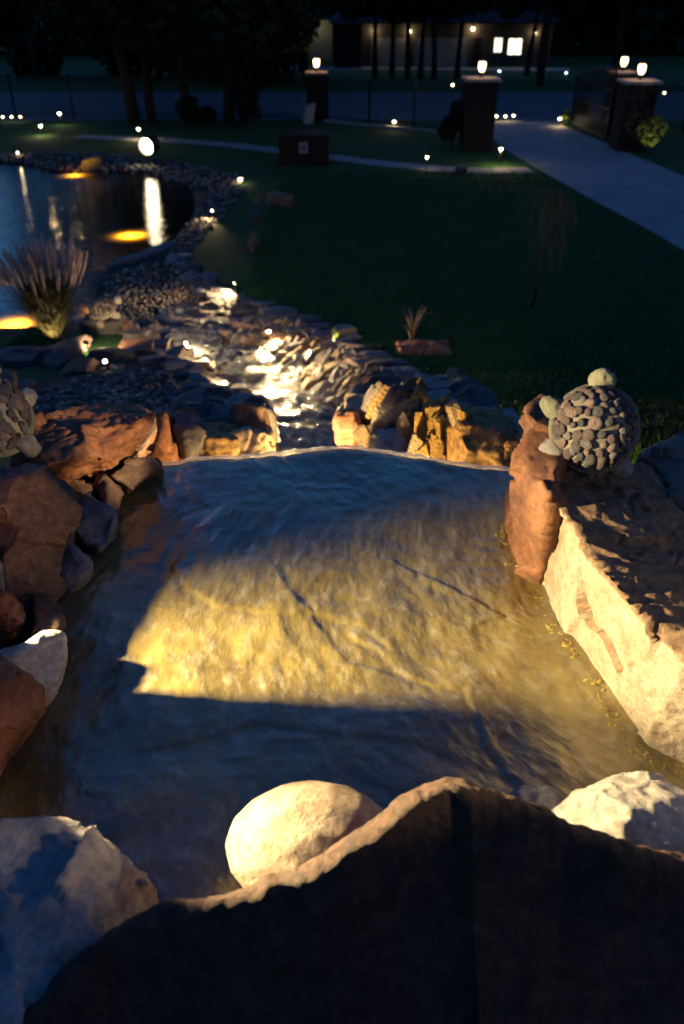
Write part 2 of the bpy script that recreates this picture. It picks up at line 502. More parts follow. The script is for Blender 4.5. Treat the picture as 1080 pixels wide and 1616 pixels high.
road = sheet('road', [Vector((x, 35.5, 0)) for x in range(-120, 121, 20)], [Vector((x, 45.5, 0)) for x in range(-120, 121, 20)], M['asphalt'], .008)
tag(road, kind='structure')
def G(px, py): return T(px, py)
drive = empty('driveway', (0, 0, 0), kind='structure')
dl_ = [G(771, 192), G(770, 214), G(800, 238), G(850, 268), G(930, 313), G(1000, 350), G(1080, 396), G(1240, 480)]
dr_ = [G(872, 190), G(905, 206), G(945, 222), G(1000, 246), G(1080, 279), G(1170, 318), G(1290, 370), G(1500, 460)]
for i in range(len(dl_) - 1):
    a0, a1, b0, b1 = dl_[i], dl_[i + 1], dr_[i], dr_[i + 1]
    g = .012 / max(.1, (a1 - a0).length)
    sheet('concrete_slab', [a0.lerp(a1, g), a0.lerp(a1, 1 - g)], [b0.lerp(b1, g), b0.lerp(b1, 1 - g)], M['concrete'], .012, 3, drive)
apron = sheet('driveway_apron', [G(771, 192), Vector((G(771, 192).x - 1.5, 35.4, 0))], [G(872, 190), Vector((G(872, 190).x + 1.5, 35.4, 0))], M['concrete'], .012)
tag(apron, kind='structure')
wpx = [(120, 216), (260, 222), (370, 230), (430, 238), (520, 249), (600, 259), (700, 268), (775, 271), (838, 269)]
wk = [G(*p) for p in wpx]
walk = empty('footpath', (0, 0, 0), kind='structure')
wl_, wr_ = [], []
for i, p in enumerate(wk):
    t = (wk[min(i + 1, len(wk) - 1)] - wk[max(i - 1, 0)]).normalized(); n = Vector((-t.y, t.x, 0))
    wl_.append(p + n * .42); wr_.append(p - n * .42)
for i in range(len(wk) - 1):
    k = 2
    for j in range(k):
        sheet('paving_slab', [wl_[i].lerp(wl_[i + 1], j / k + .01), wl_[i].lerp(wl_[i + 1], (j + 1) / k - .01)],
              [wr_[i].lerp(wr_[i + 1], j / k + .01), wr_[i].lerp(wr_[i + 1], (j + 1) / k - .01)], M['concrete'], .02, 2, walk)
tag(sheet('house_driveway', [W(440, 112, 72), W(900, 118, 68)], [W(440, 101, 76), W(900, 110, 73)], M['concrete'], .02, 10), kind='structure')

# ------------------------------------------------------------------ water
def water_mat(name, tint, bump_scale, bump, dist, rough=.02, murk=None, murk_fac=0.0, stretch=(1, 1, 1), ior=1.33, det=4, boost=1.0, coordn='Object', base=0.0, haze=None):
    m = bpy.data.materials.new(name); m.use_nodes = True
    nt = m.node_tree; N = nt.nodes; L = nt.links; N.remove(N["Principled BSDF"])
    out = N["Material Output"]
    tc = N.new("ShaderNodeTexCoord"); mp = N.new("ShaderNodeMapping"); mp.inputs["Scale"].default_value = stretch
    L.new(tc.outputs[coordn], mp.inputs[0])
    n = tex_noise(nt, bump_scale, det, .6, mp.outputs[0], .5)
    bp = N.new("ShaderNodeBump"); bp.inputs["Strength"].default_value = bump; bp.inputs["Distance"].default_value = dist
    L.new(n.outputs[0], bp.inputs["Height"])
    fr = N.new("ShaderNodeFresnel"); fr.inputs[0].default_value = ior; L.new(bp.outputs[0], fr.inputs["Normal"])
    ml = N.new("ShaderNodeMath"); ml.operation = 'MULTIPLY'; ml.inputs[1].default_value = boost; ml.use_clamp = True
    L.new(fr.outputs[0], ml.inputs[0])
    tr = N.new("ShaderNodeBsdfTransparent"); tr.inputs[0].default_value = (*tint, 1)
    gl = N.new("ShaderNodeBsdfGlossy"); gl.inputs["Roughness"].default_value = rough; L.new(bp.outputs[0], gl.inputs["Normal"])
    body = tr.outputs[0]
    if haze:
        tl = N.new("ShaderNodeBsdfTranslucent"); tl.inputs[0].default_value = (*haze, 1)
        mh = N.new("ShaderNodeMixShader"); mh.inputs[0].default_value = .14; L.new(tr.outputs[0], mh.inputs[1]); L.new(tl.outputs[0], mh.inputs[2]); body = mh.outputs[0]
    if murk:
        df = N.new("ShaderNodeBsdfDiffuse"); df.inputs[0].default_value = (*murk, 1); L.new(bp.outputs[0], df.inputs["Normal"])
        mx0 = N.new("ShaderNodeMixShader")
        if murk_fac > 0: mx0.inputs[0].default_value = murk_fac
        else:
            rr = ramp(nt, n.outputs[0], [(.40, (base,) * 3), (.75, (-murk_fac,) * 3)]); L.new(rr.outputs[0], mx0.inputs[0])
        L.new(tr.outputs[0], mx0.inputs[1]); L.new(df.outputs[0], mx0.inputs[2]); body = mx0.outputs[0]
    mx = N.new("ShaderNodeMixShader"); L.new(ml.outputs[0], mx.inputs[0]); L.new(body, mx.inputs[1]); L.new(gl.outputs[0], mx.inputs[2])
    L.new(mx.outputs[0], out.inputs[0])
    return m
M['pond'] = water_mat('pond_water', (.72, .66, .40), 7.0, .42, .05, .02, det=3, boost=1.8, stretch=(.4, 1.2, 1), haze=(.9, .60, .16))
def wet_flow():
    # a few millimetres of clear water: the algae covered stone gives the colour, the water the gloss
    m, nt, N, L, P = new_mat('running_water')
    tc = N.new("ShaderNodeTexCoord"); mp = N.new("ShaderNodeMapping"); mp.inputs["Scale"].default_value = (.8, 2.1, 1); L.new(tc.outputs["UV"], mp.inputs[0])
    a = tex_noise(nt, 2.2, 8, .62, tc.outputs["Object"], .5); b = tex_noise(nt, 16, 7, .65, mp.outputs[0], .4); c = tex_noise(nt, 60, 5, .6, mp.outputs[0])
    big = tex_noise(nt, 5, 7, .7, tc.outputs["Object"])
    r = ramp(nt, a.outputs[0], [(.30, (.07, .054, .018)), (.50, (.145, .112, .030)), (.68, (.21, .168, .048))])
    r2 = ramp(nt, big.outputs[0], [(.35, (.55, .52, .45)), (.62, (1.1, 1.08, 1.0))])
    col = mixc(nt, .8, r.outputs[0], r2.outputs[0], 'MULTIPLY')
    fo = ramp(nt, b.outputs[0], [(.50, (0, 0, 0)), (.74, (.30, .30, .30))])
    L.new(mixc(nt, fo.outputs[0], col, (.34, .34, .31)), P.inputs["Base Color"])
    P.inputs["Roughness"].default_value = .45; P.inputs["Specular IOR Level"].default_value = .3
    def bump(src, st, d, prev=None):
        q = N.new("ShaderNodeBump"); q.inputs["Strength"].default_value = st; q.inputs["Distance"].default_value = d
        L.new(src, q.inputs["Height"]); prev and L.new(prev, q.inputs["Normal"]); return q.outputs[0]
    n1 = bump(b.outputs[0], .34, .008); n2 = bump(c.outputs[0], .45, .0025, n1)
    L.new(n2, P.inputs["Normal"]); L.new(n2, P.inputs["Coat Normal"])
    P.inputs["Coat Weight"].default_value = 1; P.inputs["Coat Roughness"].default_value = .09; P.inputs["Coat IOR"].default_value = 1.8
    return m
M['film'] = wet_flow()
M['stream'] = water_mat('stream_water', (.85, .86, .82), 9, .9, .06, .08, murk=(.6, .62, .62), murk_fac=-.6, det=6, boost=1.3)
bx0, bx1, by0, by1 = -60, 0, 9, 30
pv = [(p.x, p.y, -.05) for p in POND]
bm = bmesh.new(); f = bm.faces.new([bm.verts.new(v) for v in pv]); f.normal_update(); f.normal.z < 0 and f.normal_flip(); bmesh.ops.triangulate(bm, faces=[f])
me = bpy.data.meshes.new('pond_water'); bm.to_mesh(me); bm.free(); me.materials.append(M['pond'])
# grow the sheet a little so that it runs under the banks
cxy = Vector((sum(p.x for p in POND) / len(POND), sum(p.y for p in POND) / len(POND)))
for v in me.vertices:
    d = Vector((v.co.x, v.co.y)) - cxy; d = d.normalized() * .25; v.co.x += d.x; v.co.y += d.y
tag(link('pond_water', me), kind='structure')

# stream
ty = np.arange(2.45, SY[-1] + .3, .035); tu = np.linspace(-.08, 1.08, 44)
TY, TU = np.meshgrid(ty, tu, indexing='ij')
XL, XR = np.interp(TY, SY, SL), np.interp(TY, SY, SR)
TX = XL + (XR - XL) * TU
TZ = np.interp(TY, ZS_Y, ZS_Z)
step = .05 * np.sin(TY * 5.2 + 1.5 * fbm(TX * 1.5, TY, 0, 2, 3)) ** 3
TZ = TZ + step + .035 * fbm(TX * 5, TY * 3.2, 0, 4, 9) + .012 * fbm(TX * 16, TY * 11, 0, 3, 19)
me = fast_mesh('stream_water', np.stack([TX, TY, TZ], -1).reshape(-1, 3), grid_faces(len(tu), len(ty)), M['stream'])
tag(link('stream_water', me), kind='structure')

# ------------------------------------------------------------------ hero rocks
def hull_mesh(hulls, voxel, amp, seed, mat, smooth_it=3, facet=.75, nf=34, top_amp=None, ridged=.5, origin=None, fineamp=.25, freq=None, flake=.35):
    bm = bmesh.new()
    for pts in hulls:
        vs = [bm.verts.new(p) for p in pts]
        r = bmesh.ops.convex_hull(bm, input=vs)
        bad = [g for g in r['geom_interior'] + r['geom_unused'] if isinstance(g, bmesh.types.BMVert)]
        if bad: bmesh.ops.delete(bm, geom=list(set(bad)), context='VERTS')
    tmp = bpy.data.meshes.new('tmp'); bm.to_mesh(tmp); bm.free()
    ob = bpy.data.objects.new('tmp', tmp); COL.objects.link(ob)
    md = ob.modifiers.new('r', 'REMESH'); md.mode = 'VOXEL'; md.voxel_size = voxel
    sm = ob.modifiers.new('s', 'SMOOTH'); sm.iterations = smooth_it; sm.factor = .5
    dg = bpy.context.evaluated_depsgraph_get()
    me = bpy.data.meshes.new_from_object(ob.evaluated_get(dg))
    bpy.data.objects.remove(ob); bpy.data.meshes.remove(tmp)
    n = len(me.vertices)
    co = np.empty(n * 3, np.float32); me.vertices.foreach_get('co', co); co = co.reshape(-1, 3)
    no = np.empty(n * 3, np.float32); me.vertices.foreach_get('normal', no); no = no.reshape(-1, 3)
    size = np.ptp(co, axis=0).max(); fq = (freq or 2.2) / size
    amp = amp * 1.35
    if top_amp: top_amp = top_amp * 1.2
    if facet:                            # broken faces: every patch is pulled towards the plane of its middle
        r_ = np.random.default_rng(seed + 900); ci = r_.integers(0, n, nf); cc, cn = co[ci], no[ci] + r_.normal(0, .12, (nf, 3)); cn /= np.linalg.norm(cn, axis=1)[:, None]
        jw = size * .04 * np.stack([fbm(*(co * fq * 2.5 + 5).T, 3, seed + 31), fbm(*(co * fq * 2.5 + 15).T, 3, seed + 37), fbm(*(co * fq * 2.5 + 25).T, 3, seed + 41)], -1)
        best = np.full(n, 1e9); dl = np.zeros(n)
        for k in range(nf):
            dd = ((co + jw - cc[k]) ** 2).sum(1) + .02 * size * size * (1 - no @ cn[k]); w = dd < best
            q_ = ((cc[k] - co) @ cn[k]) / np.maximum(no @ cn[k], .5)
            dl = np.where(w, q_, dl); best = np.where(w, dd, best)
        co = co + no * (np.clip(dl * facet, -size * .045, size * .045))[:, None]
    a = np.full(n, amp)
    if top_amp: a = amp + (top_amp - amp) * sstep((no[:, 2] - .55) / .3)
    w = co * fq + seed * 3.7
    wp = co + .12 * size * np.stack([fbm(*(w.T * 1.3), 2, seed + 50), fbm(*(w.T * 1.3 + 9), 2, seed + 60), 0 * a], -1)
    q = (wp * fq).T
    d = .6 * fbm(q[0], q[1], q[2], 5, seed) + ridged * fbm(q[0] * 1.8, q[1] * 1.8, q[2] * 1.8, 5, seed + 7, .55, True)
    d = d + fineamp * fbm(q[0] * 9, q[1] * 9, q[2] * 9, 3, seed + 17)
    # flakes: broad steps like broken sandstone
    fl = fbm(q[0] * 1.1, q[1] * 1.1, q[2] * 2.4, 3, seed + 27) * 4
    d = d + flake * ((np.floor(fl) + sstep((fl - np.floor(fl)) * 4)) / 4 * 1.0)
    co = co + no * (d * a)[:, None]
    o = np.array(origin if origin is not None else (co[:, 0].mean(), co[:, 1].mean(), co[:, 2].min()))
    me.vertices.foreach_set('co', (co - o).astype(np.float32).ravel())
    me.polygons.foreach_set("use_smooth", np.ones(len(me.polygons), bool))
    me.materials.clear(); me.materials.append(mat); me.update()
    return me, o

def hero(name, label, cat, hulls, mat, voxel=.008, amp=.012, seed=1, group=None, **k):
    me, o = hull_mesh(hulls, voxel, amp, seed, M[mat] if isinstance(mat, str) else mat, **k)
    me.name = name
    return tag(link(name, me, loc=o), label, cat, group)

def tb(top, base, zb):                   # top: (px,py,z), base: (px,py)
    return [V(*p) for p in top] + [V(a, b, zb) for a, b in base]
def down(top, zb, grow=1.06):
    P_ = [V(*p) for p in top]; c = sum(P_, Vector()) / len(P_)
    return P_ + [Vector((c.x + (p.x - c.x) * grow, c.y + (p.y - c.y) * grow, zb)) for p in P_]
def ell(px, py, z, rx, ry, rz, n=90, tilt=0, seed=0, flat=1.0):
    c = V(px, py, z); out = []
    rr = random.Random(seed)
    for i in range(n):
        t = (i + .5) / n; zz = 1 - 2 * t; r = math.sqrt(1 - zz * zz); a = i * 2.39996
        v = Vector((r * math.cos(a) * rx, r * math.sin(a) * ry, zz * rz * flat))
        v.rotate(Euler((0, 0, tilt))); out.append(c + v)
    return out

SLAB = 3.40
# right bank of the slab
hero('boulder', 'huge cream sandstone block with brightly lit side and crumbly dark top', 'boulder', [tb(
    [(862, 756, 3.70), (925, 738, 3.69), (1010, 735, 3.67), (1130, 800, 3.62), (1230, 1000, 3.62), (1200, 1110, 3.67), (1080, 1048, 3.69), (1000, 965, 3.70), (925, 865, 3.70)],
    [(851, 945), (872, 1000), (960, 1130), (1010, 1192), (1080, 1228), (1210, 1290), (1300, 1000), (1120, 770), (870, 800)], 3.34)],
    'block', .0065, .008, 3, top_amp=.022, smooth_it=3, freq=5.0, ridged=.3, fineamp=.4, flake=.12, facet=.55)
hero('boulder', 'tall narrow red orange sandstone pillar standing at the lip of the waterfall', 'boulder', [tb(
    [(838, 652, 3.78), (862, 634, 3.79), (893, 640, 3.79), (905, 700, 3.76), (868, 775, 3.74), (846, 790, 3.70), (832, 740, 3.74)],
    [(795, 835), (798, 880), (850, 948), (880, 900), (900, 800), (830, 750)], 3.34)], 'red', .0075, .009, 5, facet=.5, freq=3)
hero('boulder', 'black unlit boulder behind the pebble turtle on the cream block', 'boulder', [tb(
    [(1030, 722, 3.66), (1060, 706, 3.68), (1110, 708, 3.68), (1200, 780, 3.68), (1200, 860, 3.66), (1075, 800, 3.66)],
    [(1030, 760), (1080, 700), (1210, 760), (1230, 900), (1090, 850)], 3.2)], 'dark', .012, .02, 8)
# bottom edge
hero('boulder', 'angular grey rock with a flat pitted top in the bottom corner beside the water', 'rock', [tb(
    [(-70, 1335, 3.60), (20, 1312, 3.62), (100, 1308, 3.62), (165, 1326, 3.61), (205, 1362, 3.57), (256, 1437, 3.46), (200, 1480, 3.50), (70, 1590, 3.60), (-80, 1640, 3.64)],
    [(-80, 1330), (60, 1330), (190, 1360), (262, 1450), (200, 1560), (-80, 1700)], 3.34)], 'grey', .0065, .012, 12, top_amp=.016, smooth_it=3)
hero('boulder', 'smooth round cream boulder lit from one side behind the dark ridge rock', 'boulder', [ell(493, 1332, 3.495, .158, .12, .092)], 'cream', .0065, .0035, 21, ridged=.15, fineamp=.1, facet=.0, flake=0)
hero('boulder', 'low oval pale boulder with pitted lit end beside the dark ridge rock', 'boulder', [ell(1010, 1312, 3.475, .17, .10, .075)], 'white', .0065, .010, 22, ridged=.3, facet=.5)
hero('rock', 'small flat grey pink rock wedged between the ridge rock and the oval boulder', 'rock', [ell(848, 1279, 3.42, .065, .05, .045)], 'grey', .006, .006, 23)
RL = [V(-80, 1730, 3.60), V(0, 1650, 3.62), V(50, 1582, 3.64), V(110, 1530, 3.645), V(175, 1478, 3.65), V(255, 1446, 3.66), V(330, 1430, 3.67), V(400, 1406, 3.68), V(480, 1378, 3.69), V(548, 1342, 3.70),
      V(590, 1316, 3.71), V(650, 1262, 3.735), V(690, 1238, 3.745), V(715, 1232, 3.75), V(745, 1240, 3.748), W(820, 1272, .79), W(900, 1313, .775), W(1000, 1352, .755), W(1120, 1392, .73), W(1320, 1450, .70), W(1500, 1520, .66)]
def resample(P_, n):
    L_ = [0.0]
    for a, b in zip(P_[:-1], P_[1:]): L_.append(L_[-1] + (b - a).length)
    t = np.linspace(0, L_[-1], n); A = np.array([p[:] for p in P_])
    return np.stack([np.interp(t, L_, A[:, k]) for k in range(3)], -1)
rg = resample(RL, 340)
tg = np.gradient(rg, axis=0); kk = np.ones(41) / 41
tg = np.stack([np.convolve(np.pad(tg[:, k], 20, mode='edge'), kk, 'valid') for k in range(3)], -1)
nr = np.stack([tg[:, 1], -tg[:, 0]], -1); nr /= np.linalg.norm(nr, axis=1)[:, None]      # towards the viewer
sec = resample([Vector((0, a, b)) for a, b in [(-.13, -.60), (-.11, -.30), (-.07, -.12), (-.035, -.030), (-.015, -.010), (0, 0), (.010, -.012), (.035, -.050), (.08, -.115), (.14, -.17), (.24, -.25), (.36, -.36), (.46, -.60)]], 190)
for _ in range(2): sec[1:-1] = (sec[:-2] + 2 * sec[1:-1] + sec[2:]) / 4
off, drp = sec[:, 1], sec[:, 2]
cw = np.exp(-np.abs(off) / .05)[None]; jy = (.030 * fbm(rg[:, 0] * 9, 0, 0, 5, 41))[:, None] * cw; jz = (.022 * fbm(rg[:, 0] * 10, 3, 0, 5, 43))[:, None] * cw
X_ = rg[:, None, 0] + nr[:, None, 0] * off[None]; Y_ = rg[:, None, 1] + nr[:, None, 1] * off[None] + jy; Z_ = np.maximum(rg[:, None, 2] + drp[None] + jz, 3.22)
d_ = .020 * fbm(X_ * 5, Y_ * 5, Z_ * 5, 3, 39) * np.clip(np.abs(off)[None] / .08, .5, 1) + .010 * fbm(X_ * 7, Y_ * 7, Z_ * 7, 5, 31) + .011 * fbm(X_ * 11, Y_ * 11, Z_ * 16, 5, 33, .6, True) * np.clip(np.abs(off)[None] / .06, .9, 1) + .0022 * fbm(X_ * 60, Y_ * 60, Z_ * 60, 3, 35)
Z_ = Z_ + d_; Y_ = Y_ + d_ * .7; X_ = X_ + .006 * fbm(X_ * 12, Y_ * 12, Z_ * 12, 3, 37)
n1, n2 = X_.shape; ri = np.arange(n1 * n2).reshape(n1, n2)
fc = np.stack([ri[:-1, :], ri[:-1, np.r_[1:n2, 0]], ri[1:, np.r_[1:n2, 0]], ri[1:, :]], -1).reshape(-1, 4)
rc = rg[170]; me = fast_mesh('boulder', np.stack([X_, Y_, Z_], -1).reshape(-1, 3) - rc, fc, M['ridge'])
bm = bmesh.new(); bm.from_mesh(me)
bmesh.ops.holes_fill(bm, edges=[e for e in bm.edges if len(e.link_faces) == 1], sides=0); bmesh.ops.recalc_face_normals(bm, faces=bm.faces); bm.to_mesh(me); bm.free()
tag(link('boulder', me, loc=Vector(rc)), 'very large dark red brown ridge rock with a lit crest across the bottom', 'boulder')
# left bank
hero('rock', 'small pale stone glaring white under the lamp at the water edge', 'rock', [tb(
    [(-25, 1052, 3.55), (15, 1028, 3.56), (62, 1004, 3.54), (94, 1004, 3.52), (99, 1035, 3.50), (78, 1090, 3.46), (48, 1080, 3.50)],
    [(-30, 1090), (50, 1140), (74, 1134), (98, 1060), (70, 1020), (-20, 1050)], 3.36)], 'white', .0055, .006, 41)
hero('boulder', 'brick red boulder with a lit side half out of view below the white stone', 'boulder', [tb(
    [(-150, 1000, 3.68), (-80, 1010, 3.68), (-20, 1040, 3.66), (22, 1048, 3.64), (46, 1066, 3.62), (50, 1100, 3.58), (-150, 1150, 3.70)],
    [(53, 1140), (50, 1178), (0, 1240), (-90, 1330), (-200, 1100)], 3.34)], 'red', .007, .010, 43)
hero('boulder', 'large brown boulder carrying the half hidden pebble turtle', 'boulder', [tb(
    [(-110, 775, 3.70), (-60, 758, 3.75), (20, 755, 3.755), (62, 754, 3.75), (88, 768, 3.73), (108, 805, 3.66), (105, 850, 3.58), (-110, 820, 3.68)],
    [(-150, 1020), (-20, 1035), (28, 1015), (60, 965), (96, 890), (112, 840), (90, 780), (-150, 780)], 3.34)], 'brown', .0070, .018, 47, freq=3, facet=.95)
def block(x0, x1, ys, zb=3.25):  # box hulls for the unseen boulders added to shape the main lamp's shadows
    return [[Vector((x, y, z)) for y, z in seg for x in (x0, x1)] + [Vector((x, y, zb)) for y, z in seg for x in (x0 - .02, x1 + .02)] for seg in ys]
KW = dict(smooth_it=1, facet=0, flake=0)
hero('boulder', 'upright unseen red brown boulder added to shade the slab below the lit patch', 'boulder', block(-.97, -.81, [[(1.348, 3.815), (1.245, 3.82)], [(1.25, 3.74), (1.14, 3.74)]]), 'red', .008, .004, 44, **KW)  # added light blocker: lower edge of the lit patch, with a dip for the round boulder
hero('boulder', 'tall unseen boulder added to shade the angular grey rock and the ridge crest', 'boulder', block(-1.06, -.90, [[(1.13, 3.87), (.80, 3.87)]]), 'brown', .010, .006, 45, **KW)  # added light blocker: keeps the main lamp off the near rocks
hero('boulder', 'tall unseen boulder added to shade the upper part of the slab', 'boulder', block(-1.27, -1.20, [[(1.397, 3.94), (1.95, 3.97)]]), 'brown', .010, .010, 46, **KW)  # added light blocker close to the lamp: soft upper edge of the lit patch
hero('boulder', 'low unseen boulder added to shade the slab beside the white stone', 'boulder', block(-1.00, -.86, [[(1.325, 3.64), (1.60, 3.66)]]), 'grey', .008, .004, 49, **KW)  # added light blocker: closes the lamp end of the lit patch
hero('rock', 'ochre rock with a lit knob at the foot of the large brown boulder', 'rock', [tb(
    [(-60, 935, 3.56), (0, 930, 3.55), (22, 950, 3.54), (35, 985, 3.50)], [(-60, 1035), (0, 1035), (38, 1005), (30, 950)], 3.36)], 'red', .0055, .012, 48)
hero('rock', 'grey rounded rock in the middle of the row along the dark side of the slab', 'rock', [tb(
    [(108, 792, 3.50), (138, 778, 3.53), (165, 798, 3.52), (181, 838, 3.47), (165, 862, 3.45), (120, 840, 3.48)],
    [(112, 850), (148, 886), (182, 860), (184, 830), (150, 790)], 3.36)], 'grey', .006, .007, 51)
hero('rock', 'narrow grey stone leaning upright between the red slab and the water', 'rock', [tb(
    [(150, 758, 3.52), (172, 754, 3.54), (187, 772, 3.51), (186, 806, 3.46), (168, 800, 3.48)], [(155, 800), (182, 820), (190, 780), (160, 765)], 3.36)], 'brown', .006, .007, 52)
hero('rock', 'blue grey wedge rock pointing down into the dark water', 'rock', [tb(
    [(82, 864, 3.49), (108, 856, 3.51), (138, 884, 3.49), (134, 915, 3.45), (95, 905, 3.46)], [(84, 920), (100, 958), (136, 922), (140, 890), (100, 870)], 3.36)], 'grey', .006, .007, 53)
hero('rock', 'small dark brown rock above the glaring white stone', 'rock', [tb(
    [(54, 948, 3.50), (76, 938, 3.51), (93, 965, 3.505), (92, 1000, 3.50), (60, 1010, 3.50)], [(56, 1000), (84, 1002), (93, 970), (66, 950)], 3.36)], 'brown', .006, .006, 54)
hero('rock', 'flat rose brown block at the lip beside the big red slab', 'rock', [tb(
    [(176, 752, 3.50), (212, 724, 3.52), (240, 722, 3.50), (251, 738, 3.47), (206, 768, 3.46)], [(180, 775), (205, 784), (252, 752), (246, 730), (190, 750)], 3.37)], 'brown', .0055, .005, 55)
hero('boulder', 'big flat topped red sandstone slab with a ragged lit patch on its end', 'boulder', [tb(
    [(22, 700, 3.66), (45, 668, 3.66), (120, 660, 3.66), (212, 650, 3.66), (221, 664, 3.64), (222, 690, 3.58), (160, 716, 3.62), (75, 735, 3.66)],
    [(30, 760), (60, 800), (135, 790), (180, 765), (222, 722), (226, 680), (100, 680)], 3.30)], 'red', .0070, .016, 61, freq=3.5, fineamp=.5)
hero('rock', 'brown rock between the large boulder and the big red slab', 'rock', [tb(
    [(60, 775, 3.5), (110, 760, 3.52), (150, 770, 3.5), (110, 810, 3.47)], [(70, 800), (115, 830), (150, 790), (100, 770)], 3.36)], 'brown', .007, .008, 62)

# stones past the lip: given on their own distances
def wb(front, back=None, depth=.15, rise=.0):
    P_ = [W(*p) for p in front]
    Q_ = [W(*p) for p in back] if back else [p + Vector((0, depth, rise)) for p in P_]
    return P_ + Q_
LIP = [
 ('orange brown block with a lit broken face behind the lip', 'red', [(222, 668, 2.85), (232, 655, 2.9), (258, 660, 2.88), (268, 690, 2.8), (262, 728, 2.78), (222, 730, 2.78)], .22),
 ('rust coloured rock touching the dark crusted stone', 'red', [(258, 668, 2.98), (285, 660, 3.0), (300, 680, 2.95), (300, 735, 2.85), (255, 735, 2.85)], .2),
 ('dark stone crusted with pale lichen', 'dark', [(272, 662, 2.98), (300, 660, 3.0), (322, 678, 2.95), (320, 700, 2.9), (296, 712, 2.86), (280, 692, 2.88)], .16),
 ('smooth ochre rock under the crusted stone', 'gold', [(300, 690, 2.92), (330, 684, 2.95), (362, 690, 2.95), (366, 706, 2.9), (355, 735, 2.86), (300, 738, 2.86)], .22),
 ('layered tan block with vertical grooves at the lip', 'tan', [(362, 684, 3.0), (385, 678, 3.05), (412, 682, 3.05), (415, 712, 2.95), (412, 738, 2.9), (360, 738, 2.9)], .22),
 ('dark upright block with an orange lit edge', 'brown', [(370, 655, 3.2), (385, 637, 3.25), (405, 640, 3.22), (412, 655, 3.18), (416, 705, 3.1), (370, 700, 3.12)], .2),
 ('grey slab with a golden end behind the dark upright block', 'grey', [(350, 650, 3.6), (375, 630, 3.7), (410, 634, 3.65), (423, 655, 3.5), (425, 678, 3.45), (355, 690, 3.45)], .3),
 ('thin pale stone on edge at the gorge mouth', 'white', [(410, 694, 3.02), (418, 692, 3.04), (427, 715, 3.0), (427, 738, 2.98), (412, 738, 2.98)], .1),
 ('long dark rock lying behind the crusted stone', 'dark', [(275, 655, 3.5), (300, 638, 3.6), (345, 650, 3.55), (372, 662, 3.45), (365, 690, 3.35), (285, 675, 3.4)], .4),
 ('small orange chip on the dark rock', 'red', [(268, 650, 3.3), (274, 640, 3.32), (280, 646, 3.32), (279, 660, 3.28), (270, 660, 3.28)], .05),
 ('long black flat rock near the stream lights', 'dark', [(275, 628, 4.6), (300, 618, 4.8), (370, 622, 4.8), (378, 636, 4.6), (330, 648, 4.4), (280, 646, 4.4)], .5),
]
for i, (lb, mt, fr, dp) in enumerate(LIP):
    fr = [(a_, b_, c_ + .28) for a_, b_, c_ in fr]; P_ = wb(fr, depth=dp, rise=-dp * .42); low = min(p.z for p in P_) - .45; P_ += [Vector((p.x, p.y + .02, low)) for p in P_]
    hero('rock', lb, 'rock', [P_], mt, .010, .014 if i != 9 else .004, 70 + i, smooth_it=3)
RB = [
 ('big ochre lit block with a flat blue grey top by the red pillar', 'gold', [(728, 735, 3.0), (732, 690, 3.05), (740, 668, 3.1), (760, 672, 3.08), (785, 695, 3.0), (790, 735, 2.95), (812, 742, 2.95), (816, 690, 3.15), (790, 655, 3.3), (740, 652, 3.35)], .25),
 ('broad flat blue grey flagstone above the ochre shards', 'grey', [(690, 672, 3.35), (695, 655, 3.55), (740, 646, 3.7), (812, 655, 3.6), (818, 676, 3.35), (740, 684, 3.25)], .12),
 ('dark pointed boulder on the lawn edge above the flagstone', 'dark', [(712, 650, 3.9), (730, 618, 4.1), (752, 604, 4.2), (775, 620, 4.15), (795, 652, 3.9), (740, 660, 3.8)], .3),
 ('small dark stone with an orange lit tip on the lawn edge', 'red', [(714, 600, 4.6), (722, 588, 4.65), (738, 592, 4.65), (750, 605, 4.55), (740, 622, 4.4), (712, 616, 4.4)], .2),
 ('square blue grey capstone over the ochre shards', 'grey', [(668, 640, 3.75), (680, 622, 4.0), (715, 620, 4.0), (722, 640, 3.8), (715, 655, 3.65), (676, 655, 3.65)], .15),
 ('long flat blue capstone next to the lawn', 'grey', [(652, 612, 4.5), (665, 600, 4.7), (720, 596, 4.75), (728, 608, 4.5), (715, 622, 4.3), (665, 625, 4.3)], .2),
 ('rusty red log shaped rock lying across the bank', 'red', [(562, 612, 4.7), (575, 600, 4.8), (610, 592, 4.9), (625, 596, 4.85), (622, 608, 4.7), (585, 622, 4.55), (566, 622, 4.6)], .2),
 ('tan block with orange lit end in the middle of the bank', 'tan', [(545, 640, 4.3), (552, 622, 4.5), (585, 622, 4.5), (596, 640, 4.3), (575, 656, 4.2), (556, 655, 4.2)], .25),
 ('orange stone low at the stream under the tan block', 'red', [(532, 662, 4.1), (545, 652, 4.2), (568, 652, 4.15), (570, 672, 4.0), (555, 685, 4.0), (535, 675, 4.0)], .2),
 ('pale grey stone with a blunt end behind the waterfall crest', 'grey', [(588, 720, 3.4), (595, 695, 3.5), (618, 682, 3.55), (640, 695, 3.5), (645, 725, 3.35), (600, 735, 3.3)], .25),
]
for i, (lb, mt, fr, dp) in enumerate(RB):
    P_ = wb(fr, depth=dp, rise=-dp * .38); P_ += [p + Vector((0, .03, -.12)) for p in P_]
    hero('rock', lb, 'rock', [P_], mt, .012, .016, 90 + i, smooth_it=3)

def ICO_(sub):
    bm = bmesh.new(); bmesh.ops.create_icosphere(bm, subdivisions=sub, radius=1)
    v = np.array([p.co[:] for p in bm.verts]); f = np.array([[q.index for q in p.verts] for p in bm.faces]); bm.free()
    return v, f
